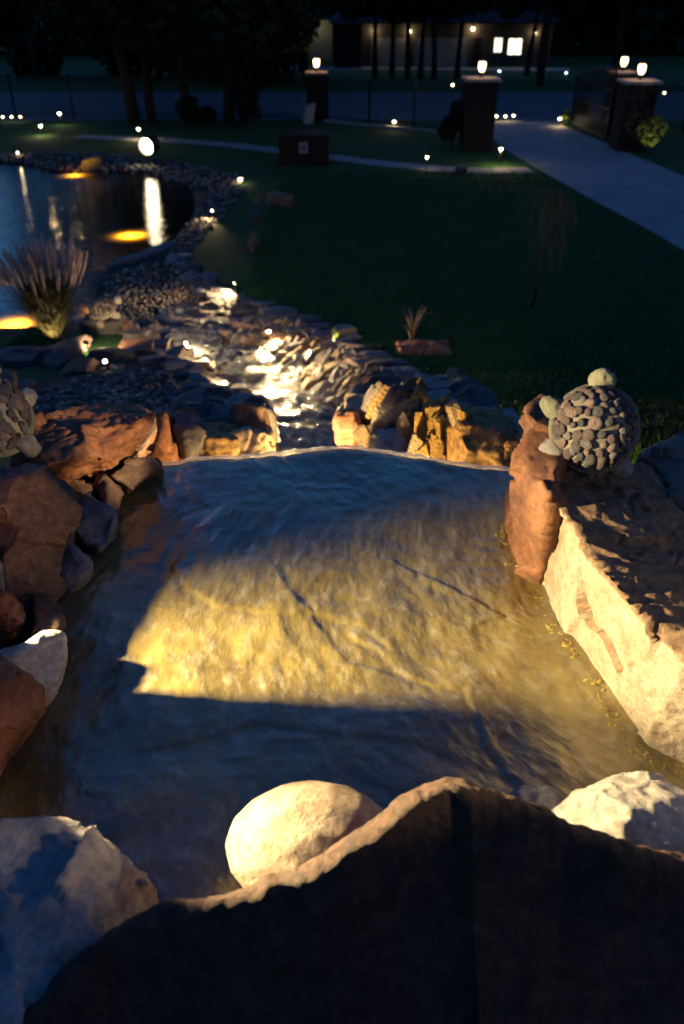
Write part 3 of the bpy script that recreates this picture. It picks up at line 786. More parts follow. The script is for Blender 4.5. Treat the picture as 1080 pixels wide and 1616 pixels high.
# ------------------------------------------------------------------ the wet slab
lipx = np.array([V(a, b, SLAB).x for a, b in [(150, 745), (250, 735), (330, 729), (430, 722), (500, 717), (560, 716), (610, 720), (650, 729), (700, 738), (760, 746), (800, 750), (900, 756)]])
lipy = np.array([V(a, b, SLAB).y for a, b in [(150, 745), (250, 735), (330, 729), (430, 722), (500, 717), (560, 716), (610, 720), (650, 729), (700, 738), (760, 746), (800, 750), (900, 756)]])
def flow_uv(x, y):
    a = R(-52) + .35 * np.clip((1.6 - y), -.5, 1)     # the run of the ripples turns along the slab
    return x * np.cos(a) + y * np.sin(a), -x * np.sin(a) + y * np.cos(a)
def seg_step(x, y, pts, hgt, wid):
    x, y = x + .03 * fbm(x * 6, y * 6, 0, 4, 401), y + .03 * fbm(x * 6, y * 6, 0, 4, 402)
    P_ = [V(a, b, SLAB) for a, b in pts]; out = np.zeros_like(x); tot = 0; best = np.full(x.shape, 9.0)
    for a, b in zip(P_[:-1], P_[1:]):
        ex, ey = b.x - a.x, b.y - a.y; l2 = ex * ex + ey * ey
        t = ((x - a.x) * ex + (y - a.y) * ey) / l2; tc = np.clip(t, 0, 1)
        d = np.hypot(x - a.x - tc * ex, y - a.y - tc * ey); s = np.sign(ex * (y - a.y) - ey * (x - a.x))
        w = d < best; best = np.where(w, d, best)
        out = np.where(w, s * (1 - np.exp(-d / .006)) * np.exp(-d / wid) * np.exp(-2.0 * np.abs(t - tc)) * hgt * .7, out)
    return out
def slab_z(x, y):
    z = SLAB + .012 * np.cos(x * 2.2) + .022 * fbm(x * 2.2, y * 2.2, 0, 3, 101)
    u, v = flow_uv(x, y)
    z = z + .010 * fbm(u * 3.0, v * 7, 0, 4, 105) + .0046 * fbm(u * 8, v * 26, 0, 5, 111) + .0024 * fbm(x * 14, y * 20, 0, 4, 117, .55, True)
    z = z + seg_step(x, y, [(275, 905), (300, 935), (350, 968), (420, 975), (520, 978), (575, 995), (605, 1025)], .007, .03)
    z = z + seg_step(x, y, [(430, 905), (500, 985), (545, 1050), (660, 1085), (740, 1080)], -.005, .025)
    z = z + seg_step(x, y, [(560, 1010), (640, 1075), (740, 1100), (760, 1190), (820, 1260)], .008, .03)
    z = z + seg_step(x, y, [(640, 900), (720, 945), (790, 985), (760, 1000)], -.006, .03)
    z = z + seg_step(x, y, [(250, 1190), (400, 1150), (620, 1180), (800, 1240)], .004, .05)
    return z
NXs, NYs = 420, 330
sx = np.linspace(-1.15, 1.15, NXs); sv = np.linspace(0, 1, NYs)
SX, SV = np.meshgrid(sx, sv)
LY = np.interp(SX, lipx, lipy) + .012 * fbm(SX * 9, 0, 0, 3, 77)
SYY = .45 + (LY - .45) * SV
SZ = slab_z(SX, SYY)
edge = LY - SYY
SZr = SZ - .02 * np.exp(-edge / .015)
verts = np.stack([SX, SYY, SZr], -1).reshape(-1, 3)
# underside closes the slab into a real block
und = verts.copy(); und[:, 2] = 3.24
faces = grid_faces(NXs, NYs); nV = len(verts)
idx = np.arange(nV).reshape(NYs, NXs)
loop = np.concatenate([idx[0, :], idx[1:, -1], idx[-1, -2::-1], idx[-2:0:-1, 0]])
side_f = np.stack([loop, loop + nV, np.roll(loop, -1) + nV, np.roll(loop, -1)], -1)
me = fast_mesh('rock_slab', np.concatenate([verts, und]), np.concatenate([faces, faces[:, ::-1] + nV, side_f]),
               rock_mat('slab_stone', (.42, .28, .07), (.52, .36, .11), (.30, .19, .05), 3.0, rough=.5, bump=.55, fine=60, stain=(.5, .42, .28), bd=.008))
tag(link('rock_slab', me), 'wide flat sheet of rock under running water that ends at the waterfall lip', 'rock slab')
# algae and wet grit along the foot of the blocks
rp = [V(a, b, SLAB) for a, b in [(792, 830), (805, 880), (850, 948), (872, 1008), (915, 1070), (960, 1135), (1010, 1195), (1085, 1230), (1180, 1270)]]
its = []
for a, b in zip(rp[:-1], rp[1:]):
    for k in range(110):
        p = a.lerp(b, random.random()) + Vector((random.gauss(.004, .010), random.gauss(0, .010), 0)); q = random.uniform(.003, .009)
        p.z = float(slab_z(np.array([p.x]), np.array([p.y]))[0]) + .008
        its.append((p, q))
vs_, fs_ = [], []; v, f = ICO_(2)
for i, (p, q) in enumerate(its):
    w = v * (1 + .3 * fbm(*(v * 2 + i).T, 2, i)[:, None]) * np.array([q * 1.6, q * 1.2, q * .7]); vs_.append(w + np.array(p)); fs_.append(f + len(v) * i)
ALG = rock_mat('algae', (.20, .15, .02), (.34, .26, .05), (.12, .09, .015), 14, rough=.3, bump=.5, stain=(.5, .5, .3), coat=.5)
tag(link('algae', fast_mesh('algae', np.concatenate(vs_), np.concatenate(fs_), ALG)), kind='stuff')
# the running water on it: its own sheet, thicker than a film where it ripples
u, v = flow_uv(SX, SYY)
rip = .0020 * fbm(u * 7, v * 34, 0, 4, 211) + .0012 * fbm(u * 20, v * 80, 0, 3, 223, .6, True)
FZ = SZ + .013 + rip - .012 * np.exp(-edge / .012)
keep = slice(0, None)
fv = np.stack([SX, SYY + .004, FZ], -1).reshape(-1, 3)
me = fast_mesh('running_water', fv, faces, M['film'])
def set_uv(me, U, V_):
    uvl = me.uv_layers.new(name='flow'); li = np.empty(len(me.loops), np.int32); me.loops.foreach_get('vertex_index', li)
    uvl.data.foreach_set('uv', np.stack([U.ravel()[li], V_.ravel()[li]], -1).astype(np.float32).ravel())
set_uv(me, u, v)
tag(link('running_water', me), kind='structure')

# waterfall: rolls over the lip and drops
m = bpy.data.materials.new('falling_water'); m.use_nodes = True
nt = m.node_tree; N = nt.nodes; L = nt.links; N.remove(N["Principled BSDF"])
tc = N.new("ShaderNodeTexCoord"); nz = tex_noise(nt, 40, 5, .6, tc.outputs["Object"])
df = N.new("ShaderNodeBsdfDiffuse"); df.inputs[0].default_value = (.75, .77, .78, 1)
tl = N.new("ShaderNodeBsdfTranslucent"); tl.inputs[0].default_value = (.8, .78, .72, 1)
tr = N.new("ShaderNodeBsdfTransparent"); gl = N.new("ShaderNodeBsdfGlossy"); gl.inputs[1].default_value = .15
a = N.new("ShaderNodeMixShader"); a.inputs[0].default_value = .6; L.new(df.outputs[0], a.inputs[1]); L.new(tl.outputs[0], a.inputs[2])
b = N.new("ShaderNodeMixShader"); rr = ramp(nt, nz.outputs[0], [(.3, (.45,) * 3), (.7, (.92,) * 3)]); L.new(rr.outputs[0], b.inputs[0]); L.new(tr.outputs[0], b.inputs[1]); L.new(a.outputs[0], b.inputs[2])
c = N.new("ShaderNodeMixShader"); c.inputs[0].default_value = .12; L.new(b.outputs[0], c.inputs[1]); L.new(gl.outputs[0], c.inputs[2])
L.new(c.outputs[0], N["Material Output"].inputs[0]); M['fall'] = m
fx = np.linspace(-.80, .66, 360); prof = []
for k in range(60):
    t = k / 59
    if t < .3: s = t / .3; prof.append((-.012 + .030 * s, .019 + .003 * math.sin(s * 3.1) - .017 * s * s))
    else: s = (t - .3) / .7; prof.append((.018 + .14 * s ** .7, .002 - 1.28 * s ** 1.6))
PR = np.array(prof)
FX, FK = np.meshgrid(fx, np.arange(60))
LYf = np.interp(FX, lipx, lipy) + .012 * fbm(FX * 9, 0, 0, 3, 77)
dy, dz = PR[FK, 0], PR[FK, 1]
wob = fbm(FX * 22, FK * .06, 0, 4, 301); w2 = fbm(FX * 60, FK * .1, 0, 2, 303)
amp = np.clip((FK - 4) / 20, 0, 1)
FYY = LYf + dy + .012 * wob * amp
lipz = slab_z(FX, LYf - .006)
FZZ = lipz + dz + (.006 * wob + .004 * w2) * np.clip(FK / 6, 0, 1)
me = fast_mesh('waterfall', np.stack([FX, FYY, FZZ], -1).reshape(-1, 3), grid_faces(360, 60), M['fall'])
tag(link('waterfall', me), kind='structure')

# ------------------------------------------------------------------ unit stones
def ico(sub):
    bm = bmesh.new(); bmesh.ops.create_icosphere(bm, subdivisions=sub, radius=1)
    v = np.array([p.co[:] for p in bm.verts]); f = np.array([[q.index for q in p.verts] for p in bm.faces]); bm.free()
    return v, f
ICO = {s: ico(s) for s in (1, 2, 3, 4)}
def unit_stone(seed, sub, kind):
    v, f = ICO[sub]; r_ = np.random.default_rng(seed)
    if kind == 'pebble':
        co = v * (1 + .10 * fbm(v[:, 0] * 1.2, v[:, 1] * 1.2, v[:, 2] * 1.2, 2, seed)[:, None]) * .5
        return co, f
    pl = []
    for ax in range(3):
        for s in (-1, 1):
            n = np.zeros(3); n[ax] = s; n += r_.normal(0, .16, 3); pl.append((n / np.linalg.norm(n), r_.uniform(.42, .5)))
    for k in range(6):
        n = r_.normal(0, 1, 3); pl.append((n / np.linalg.norm(n), r_.uniform(.50, .66)))
    rad = np.full(len(v), 9.0)
    for n, d in pl:
        c = v @ n; rad = np.minimum(rad, np.where(c > .05, d / np.maximum(c, .05), 9))
    co = v * rad[:, None]
    co = co * (1 + .07 * fbm(*(co * 3).T, 4, seed)[:, None])
    return co, f
def stone_set(sub, kind, mats, n, sd):
    out = {}
    for k, m in mats.items():
        out[k] = []
        for i in range(n):
            v, f = unit_stone(sd + i * 7 + hash(k) % 1, sub, kind)
            out[k].append(fast_mesh('stone_' + k, v, f, m, smooth=True))
    return out
def add_smooth(me):
    me.set_sharp_from_angle(angle=R(38)) if hasattr(me, 'set_sharp_from_angle') else None
STN = stone_set(4, 'stone', {**S, 'wet': WETS}, 6, 500)
STM = stone_set(3, 'stone', {**S, 'wet': WETS}, 6, 600)
for d in (STN, STM):
    for l in d.values():
        for me in l: add_smooth(me)
PEB = stone_set(2, 'pebble', {k: S[k] for k in ('grey', 'pale', 'rose', 'dark', 'mauve')}, 4, 700)

QV = Matrix((RT, -(-FWD) * 1.0, UP)).transposed()      # columns: image right, away, image up
def facing(ang, yaw, pitch):
    """a slab whose broad side looks at the viewer's side of the gorge, leaning by ang"""
    q = Euler((pitch, 0, 0)).to_quaternion()
    return Euler((0, 0, yaw)).to_quaternion() @ q @ Quaternion((0, 1, 0), ang)

# the right bank as one laid thing with stones for parts
bank = empty('stone_bank', T(600, 640), 'long dry laid bank of leaning slabs and ochre shards between stream and lawn', 'stone bank')
def pstone(parent, px, py, w, h, ang, Y, key, thick=.35, near=True, yaw=0, pitch=R(-12)):
    p = W(px, py, Y) if Y else T(px, py)
    a = axis_of(p) / F
    lib = STN if near else STM
    o = link('stone', random.choice(lib[key]), parent, p - parent.location, facing(ang, yaw + random.uniform(-.3, .3), pitch + random.uniform(-.2, .2)),
             (w * a * 1.12, max(w, h) * a * thick * (.65 if near and Y else 1), h * a * 1.12))
    return o
# ochre shards lit by the lamp in the gorge
for (x, y, w, h, an, Y, k) in [
    (650, 662, 16, 56, 8, 3.75, 'tan'), (663, 690, 15, 70, -4, 3.45, 'gold'), (672, 655, 13, 50, 6, 3.6, 'gold'), (684, 672, 14, 76, 2, 3.4, 'gold'),
    (697, 690, 14, 66, -3, 3.3, 'gold'), (706, 668, 12, 60, 7, 3.35, 'gold'), (690, 718, 18, 52, 4, 3.2, 'gold'), (712, 705, 14, 62, -5, 3.22, 'gold'),
    (722, 690, 12, 46, 14, 3.2, 'gold'), (672, 722, 20, 40, -18, 3.25, 'gold'), (655, 712, 22, 42, 20, 3.35, 'tan'), (640, 690, 18, 60, -16, 3.55, 'tan'),
    (630, 722, 22, 30, -40, 3.4, 'gold'), (735, 722, 16, 36, 8, 3.1, 'gold'), (750, 735, 20, 30, -8, 3.0, 'gold'), (805, 722, 22, 48, 6, 2.95, 'gold'),
    (632, 655, 20, 52, 38, 3.9, 'tan'), (615, 660, 20, 70, 24, 4.0, 'tan'), (598, 672, 20, 60, 18, 4.0, 'tan'), (645, 628, 20, 50, 48, 4.2, 'tan'), (655, 612, 14, 34, -20, 4.3, 'gold'),
    (668, 618, 14, 36, -28, 4.2, 'gold'), (625, 625, 22, 56, 60, 4.4, 'tan'), (600, 642, 16, 36, 30, 4.25, 'dark'), (620, 690, 20, 40, -30, 3.7, 'dark'), (588, 660, 16, 48, 20, 4.3, 'tan'),
    (575, 690, 22, 34, -35, 3.9, 'tan'), (604, 612, 18, 60, 66, 4.8, 'grey'), (556, 700, 26, 22, 10, 4.2, 'wet'), (572, 712, 20, 18, 30, 4.0, 'wet')]:
    pstone(bank, x, y, w, h, R(an), Y, k, .5)
r_ = random.Random(21)
for i in range(34):
    x = r_.uniform(640, 738); y = r_.uniform(652, 735)
    pstone(bank, x, y, r_.uniform(10, 17), r_.uniform(34, 62), R(r_.uniform(-14, 16)), 3.62 - (x - 640) / 98 * .45 + r_.uniform(-.05, .1), r_.choice(['gold', 'gold', 'tan']), .5)
for i in range(22):
    x = r_.uniform(575, 655); y = r_.uniform(622, 715)
    pstone(bank, x, y, r_.uniform(15, 22), r_.uniform(36, 62), R(r_.uniform(10, 55)), 4.3 - (x - 575) / 80 * .5 - (y - 622) / 93 * .25 + r_.uniform(-.05, .1), r_.choice(['tan', 'gold', 'tan', 'rose', 'grey']), .5)
# the rest of the bank, getting smaller with distance
btop = [(350, 462), (400, 478), (470, 500), (520, 522), (570, 552), (625, 582), (660, 602), (720, 630), (800, 655)]
bbot = [(290, 510), (350, 532), (408, 545), (440, 566), (470, 596), (508, 630), (540, 660), (575, 700), (600, 722)]
def on_curve(c, t):
    n = len(c) - 1; i = min(int(t * n), n - 1); f = t * n - i
    return (c[i][0] + (c[i + 1][0] - c[i][0]) * f, c[i][1] + (c[i + 1][1] - c[i][1]) * f)
rr_ = random.Random(5)
t = 0.0; cnt = 0
while t < .86:
    sz = 13 + 22 * t
    (ax, ay), (bx_, by_) = on_curve(bbot, t), on_curve(btop, t)
    L_ = math.hypot(bx_ - ax, by_ - ay); rows = max(2, int(L_ / (sz * .62)))
    for r_i in range(rows + 1):
        s = (r_i + rr_.uniform(-.3, .3)) / rows
        px, py = ax + (bx_ - ax) * s + rr_.uniform(-3, 3), ay + (by_ - ay) * s + rr_.uniform(-3, 3)
        key = rr_.choice(['tan', 'grey', 'rose', 'tan', 'dark', 'red', 'grey'] if s > .25 else ['tan', 'wet', 'grey', 'pale'])
        if s > .8:
            pstone(bank, px, py, sz * rr_.uniform(1.5, 2.4), sz * rr_.uniform(.35, .55), R(rr_.uniform(-8, 12)), None, rr_.choice(['grey', 'dark', 'rose']), .8, t > .4)
        else:
            pstone(bank, px, py, sz * rr_.uniform(.55, .8), sz * rr_.uniform(1.1, 1.7), R(rr_.uniform(32, 68)), None, key, .5, t > .4)
        cnt += 1
    t += .62 * sz / 460

# the low bank on the other side of the stream
bank2 = empty('stone_bank', T(330, 620), 'low bank of dark flat stones between pebble bed and stream', 'stone bank')
zone = [(185, 560), (260, 545), (300, 560), (345, 585), (372, 605), (405, 625), (415, 650), (300, 640), (285, 600), (250, 580)]
def in_poly(x, y, P_):
    c = False
    for i in range(len(P_)):
        (ax, ay), (bx_, by_) = P_[i], P_[(i + 1) % len(P_)]
        if (ay > y) != (by_ > y) and x < (bx_ - ax) * (y - ay) / (by_ - ay) + ax: c = not c
    return c
def scatter(poly, step, fn, jit=.45, seed=1, limit=9999):
    r_ = random.Random(seed); xs = [p[0] for p in poly]; ys = [p[1] for p in poly]; n = 0
    y = min(ys); row = 0
    while y < max(ys):
        s = step(y) if callable(step) else step
        x = min(xs) + (row % 2) * s * .5
        while x < max(xs):
            a, b = x + r_.uniform(-jit, jit) * s, y + r_.uniform(-jit, jit) * s * .6
            if in_poly(a, b, poly) and n < limit: fn(a, b, s, r_); n += 1
            x += s
        y += s * .6; row += 1
    return n
def flat_stone(parent, keys, near=False, k=1.0, hz=.4):
    def f(a, b, s, r_):
        p = T(a, b); m = axis_of(p) / F * s * k
        link('stone', r_.choice((STN if near else STM)[r_.choice(keys)]), parent, p - parent.location + Vector((0, 0, m * .12)),
             Euler((r_.uniform(-.25, .25), r_.uniform(-.25, .25), r_.uniform(0, 6.3))), (m * r_.uniform(1.1, 1.7), m * r_.uniform(.8, 1.1), m * hz * r_.uniform(.7, 1.2)))
    return f
scatter(zone, 25, flat_stone(bank2, ['grey', 'dark', 'rose', 'grey'], True, 1.15), seed=3)
scatter([(325, 560), (370, 600), (412, 640), (430, 700), (415, 700), (395, 640), (350, 605), (310, 570)], 20, flat_stone(bank2, ['wet', 'rose', 'dark'], True, 1.1), seed=4)
bank3 = empty('stone_bank', T(80, 580), 'terrace of big flat rust brown stones below the plumed grass', 'stone bank')
scatter([(-40, 560), (60, 548), (190, 530), (255, 525), (265, 548), (185, 565), (120, 590), (50, 610), (-40, 640)], 46, flat_stone(bank3, ['red', 'rose', 'red', 'dark'], True, 1.05, .3), seed=5)
scatter([(190, 510), (280, 505), (345, 520), (300, 545), (200, 535)], 24, flat_stone(bank3, ['dark', 'grey', 'rose'], False, 1.1, .5), seed=6)
# pond edge stones and the stones right of the beach
bank4 = empty('stone_edge', T(250, 410), 'line of flat grey stones that holds the pond above the pebble beach', 'stone edging')
for i in range(13):
    t = i / 12; px, py = 150 + 120 * t, 432 - 42 * t
    p = T(px, py); m = axis_of(p) / F
    link('stone', random.choice(STM['grey']), bank4, p - bank4.location + Vector((0, 0, .03)), Euler((0, 0, .5 + random.uniform(-.2, .2))), (26 * m, 15 * m, .12))
scatter([(285, 400), (320, 430), (345, 455), (372, 470), (340, 478), (300, 450), (270, 410)], 17, flat_stone(bank4, ['grey', 'dark'], False, 1.2, .5), seed=8)
scatter([(300, 500), (330, 480), (380, 478), (430, 500), (440, 530), (408, 540), (350, 528)], 18, flat_stone(bank4, ['dark', 'dark', 'rose'], False, 1.3, .6), seed=9)

# pebble bed beside the stream
bed = empty('pebble_bed', T(160, 620), 'bed of rounded blue grey pebbles between terrace and big red slab', 'pebble bed')
bp_ = [(40, 650), (60, 622), (120, 596), (180, 578), (262, 582), (290, 610), (300, 645), (285, 668), (200, 668), (60, 690)]
pl_ = []
def put_peb(a, b, s, r_):
    p = T(a, b); m = axis_of(p) / F * s
    pl_.append((p + Vector((0, 0, m * .2)), (r_.uniform(-.4, .4), r_.uniform(-.4, .4), r_.uniform(0, 6.3)), (m * r_.uniform(1.1, 1.5), m * r_.uniform(.8, 1.0), m * r_.uniform(.5, .75)), r_.choice(['grey', 'grey', 'pale', 'rose', 'dark'])))
scatter(bp_, 9.5, put_peb, seed=12)
random.Random(2).shuffle(pl_)
for p, e, s, k in pl_[:300]: link('pebble', random.choice(PEB[k]), bed, p - bed.location, e, s)

def merged(items, sub, name, mats, parent=None):
    """many small stones joined into one mesh with several materials"""
    V_, F_, MI = [], [], []; off = 0; keys = list(mats)
    lib = [unit_stone(900 + i, sub, 'pebble') for i in range(5)]
    for i, (p, e, s, k) in enumerate(items):
        v, f = lib[i % 5]; Rm = np.array(Euler(e).to_matrix())
        V_.append((v * np.array(s)) @ Rm.T + np.array(p)); F_.append(f + off); off += len(v); MI.append(np.full(len(f), keys.index(k)))
    me = fast_mesh(name, np.concatenate(V_), np.concatenate(F_))
    for k in keys: me.materials.append(mats[k])
    me.polygons.foreach_set("material_index", np.concatenate(MI).astype(np.int32))
    return tag(link(name, me, parent), kind='stuff')
GS = dict(grey=M['grey'], tan=M['tan'], red=M['red'], dark=M['dark'], white=M['white'])
rest = [(p - bed.location, e, s, {'pale': 'white', 'rose': 'red'}.get(k, k)) for p, e, s, k in pl_[300:]]
if rest: merged(rest, 2, 'pebbles', GS, bed)
gi = []
def put_grav(keys, k=1.0):
    def f(a, b, s, r_):
        p = T(a, b)
        if p.y > 34: return
        m = axis_of(p) / F * s * k
        gi.append((p + Vector((0, 0, m * .2)), (r_.uniform(-.5, .5), r_.uniform(-.5, .5), r_.uniform(0, 6.3)), (m * r_.uniform(.9, 1.4), m * r_.uniform(.8, 1.1), m * r_.uniform(.5, 1.0)), r_.choice(keys)))
    return f
scatter([(150, 450), (190, 430), (250, 415), (290, 405), (325, 440), (345, 462), (300, 480), (200, 478), (165, 465)], 7.5, put_grav(['tan', 'white', 'red', 'grey']), seed=20)
scatter([(165, 470), (345, 455), (370, 475), (350, 500), (290, 515), (190, 512)], 7, put_grav(['dark', 'grey', 'grey', 'tan']), seed=21)
scatter([(300, 345), (345, 290), (300, 262), (378, 275), (388, 298), (350, 345), (300, 398), (270, 405), (250, 395)], 6, put_grav(['grey', 'dark', 'tan']), seed=22)
scatter([(-10, 245), (100, 240), (240, 252), (310, 262), (340, 300), (305, 300), (230, 274), (80, 272), (55, 264), (-10, 257)], 6.5, put_grav(['red', 'tan', 'dark', 'grey'], 1.3), seed=23)
scatter([(220, 520), (270, 505), (345, 478), (370, 478), (340, 500), (290, 525)], 7, put_grav(['white', 'tan']), seed=24)
scatter([(395, 628), (430, 640), (440, 700), (425, 715), (405, 700)], 12, put_grav(['dark', 'grey']), seed=25)
scatter([(540, 680), (600, 690), (620, 720), (560, 720)], 10, put_grav(['dark', 'grey']), seed=26)
merged(gi, 1, 'gravel', GS)

# ------------------------------------------------------------------ turtles of pebble and concrete
def blob(rx, ry, rz, seed, amp=.08, sub=4, cut=False):
    v, f = ICO[sub]
    co = v * (1 + amp * fbm(*(v * 1.4).T, 3, seed)[:, None])
    if cut: co[:, 2] = np.maximum(co[:, 2], -.12)
    return co * np.array([rx, ry, rz]), f
def turtle(loc, rot, s, label, seed, legmats=('moss', 'grey'), body='moss', hid=1):
    root = empty('turtle_sculpture', loc, label, 'turtle sculpture'); root.rotation_euler = rot; root.scale = (s, s, s)
    v, f = blob(1.0, 1.05, .62, seed, .04, cut=True); link('shell', fast_mesh('shell', v, f, M['mortar' if body == 'moss' else body]), root)
    v, f = blob(1.16, 1.22, .16, seed + 1, .05); link('shell_rim', fast_mesh('shell_rim', v, f, M[body]), root, (0, 0, -.06))
    v, f = blob(.85, .9, .4, seed + 2, .05); link('belly', fast_mesh('belly', v, f, M[body]), root, (0, 0, -.3))
    r_ = random.Random(seed)
    link('shell_pebble', r_.choice(PEB['rose']), root, (0, 0, .64), (0, 0, 0), (.40, .36, .14))
    ring = [(.32, 6, .27), (.54, 10, .25), (.76, 14, .24), (.97, 18, .23), (1.17, 21, .22), (1.36, 23, .2)]
    for th, n, sz in ring:
        for k in range(n):
            a = 2 * math.pi * (k + r_.uniform(-.22, .22)) / n + th * 7; t2 = th + r_.uniform(-.03, .03)
            d = Vector((math.sin(t2) * math.cos(a), math.sin(t2) * math.sin(a) * 1.05, math.cos(t2) * .64))
            nrm = Vector((d.x, d.y / 1.1, d.z / .41)).normalized()
            q = nrm.to_track_quat('Z', 'Y') @ Quaternion((0, 0, 1), r_.uniform(0, 6.3))
            zz = sz * r_.uniform(.65, 1.3)
            link('shell_pebble', r_.choice(PEB[r_.choice(['mauve', 'dark', 'grey', 'mauve', 'rose', 'dark', 'mauve'])]), root, d * 1.035, q, (zz * r_.uniform(1.0, 1.4), zz, .13))
    v, f = blob(.36, .30, .30, seed + 3, .3); link('head', fast_mesh('head', v, f, M['moss' if s < .15 else 'white']), root, (.12, 1.28, .02))
    for i, (x, y, a, rx, ry) in enumerate([(-1.02, .5, .9, .26, .42), (.95, .5, -.9, .26, .42), (-1.0, -.62, 2.2, .33, .42), (.85, -.8, -2.2, .30, .42)]):
        v, f = blob(rx, ry, .3, seed + 5 + i, .3); link('flipper', fast_mesh('flipper', v, f, M[legmats[i // 2]]), root, (x if x * hid < 0 else x * .8, y, -.12 if x * hid < 0 else -.62), (0, 0, a))
    v, f = blob(.12, .25, .1, seed + 11); link('tail', fast_mesh('tail', v, f, M['moss']), root, (0, -1.08, -.16))
    return root
turtle(W(938, 676, 1.87), (R(52), R(-4), R(-14)), .101, 'pebble shelled turtle resting on the cream block by the red pillar', 31)
turtle(W(-22, 655, 2.02), (R(38), R(14), R(30)), .112, 'pebble shelled turtle half out of view on the large brown boulder', 47, ('white', 'grey'), 'moss', -1)
pt = T(170, 522)
blk = hero('rock', 'dark square block under the pale turtle by the pond', 'rock', [[pt + Vector((x, y, z)) for x in (-.34, .26) for y in (-.2, .2) for z in (-.1, .20)]], 'dark', .02, .02, 140)
turtle(pt + Vector((0, -.04, .38)), (R(25), R(12), R(-60)), .2, 'pale pebble turtle on a dark block between plumed grass and beach', 63, ('white', 'white'), 'white')

# ------------------------------------------------------------------ grass and plants
def blades(name, pts, hgt, wid, mat, parent=None, lean=.4, seed=1, off=None):
    r_ = np.random.default_rng(seed); n = len(pts); pts = np.asarray(pts)
    a = r_.uniform(0, 6.283, n); h = hgt * r_.uniform(.5, 1.3, n); w = wid * r_.uniform(.6, 1.3, n)
    b = r_.uniform(0, 6.283, n); ln = lean * h * r_.uniform(.2, 1, n)
    dx, dy = np.cos(a) * w / 2, np.sin(a) * w / 2
    lx, ly = np.cos(b) * ln, np.sin(b) * ln
    z0 = np.zeros(n)
    A = pts + np.stack([-dx, -dy, z0 - .01], -1); B = pts + np.stack([dx, dy, z0 - .01], -1)
    C = pts + np.stack([dx * .6 + lx * .35, dy * .6 + ly * .35, h * .6], -1); D = pts + np.stack([-dx * .6 + lx * .35, -dy * .6 + ly * .35, h * .6], -1)
    T_ = pts + np.stack([lx, ly, h], -1)
    v = np.stack([A, B, C, D, T_], 1).reshape(-1, 3); i = np.arange(n)[:, None] * 5
    f = np.concatenate([i + [0, 1, 2], i + [0, 2, 3], i + [3, 2, 4]])
    return tag(link(name, fast_mesh(name, v, f, mat, False), parent), kind='stuff')
def ground_pts(n, x0, x1, y0, y1, seed, test=None):
    r_ = np.random.default_rng(seed); x = r_.uniform(x0, x1, n); y = r_.uniform(y0, y1, n)
    if test is not None: k = test(x, y); x, y = x[k], y[k]
    return np.stack([x, y, height(x, y)], -1)
lawn_ok = lambda x, y: (x > np.interp(y, SY, SR) + .95 * (y < 12.2) + .08 * np.sin(y * 5)) & (poly_sd(x, y, gravel_zone) < -.1)
def lawn_pts(n, seed):
    r_ = np.random.default_rng(seed); x = r_.uniform(-1.8, 10, n); y = 3.2 + 22 * r_.uniform(0, 1, n) ** 1.7
    k = lawn_ok(x, y) & (poly_sd(x, y, [(p.x, p.y) for p in dl_] + [(p.x, p.y) for p in dr_[::-1]]) < -.1) & (np.abs(x) < y * .62 + .5)
    x, y = x[k], y[k]; return np.stack([x, y, height(x, y)], -1)
blades('grass', lawn_pts(260000, 1), .055, .011, M['blade'])
blades('grass', ground_pts(9000, -5, -1.5, 10.6, 12.8, 3, lambda x, y: (poly_sd(x, y, POND) < -.25) & (x < T(70, 545).x)), .06, .012, M['blade'], seed=4)

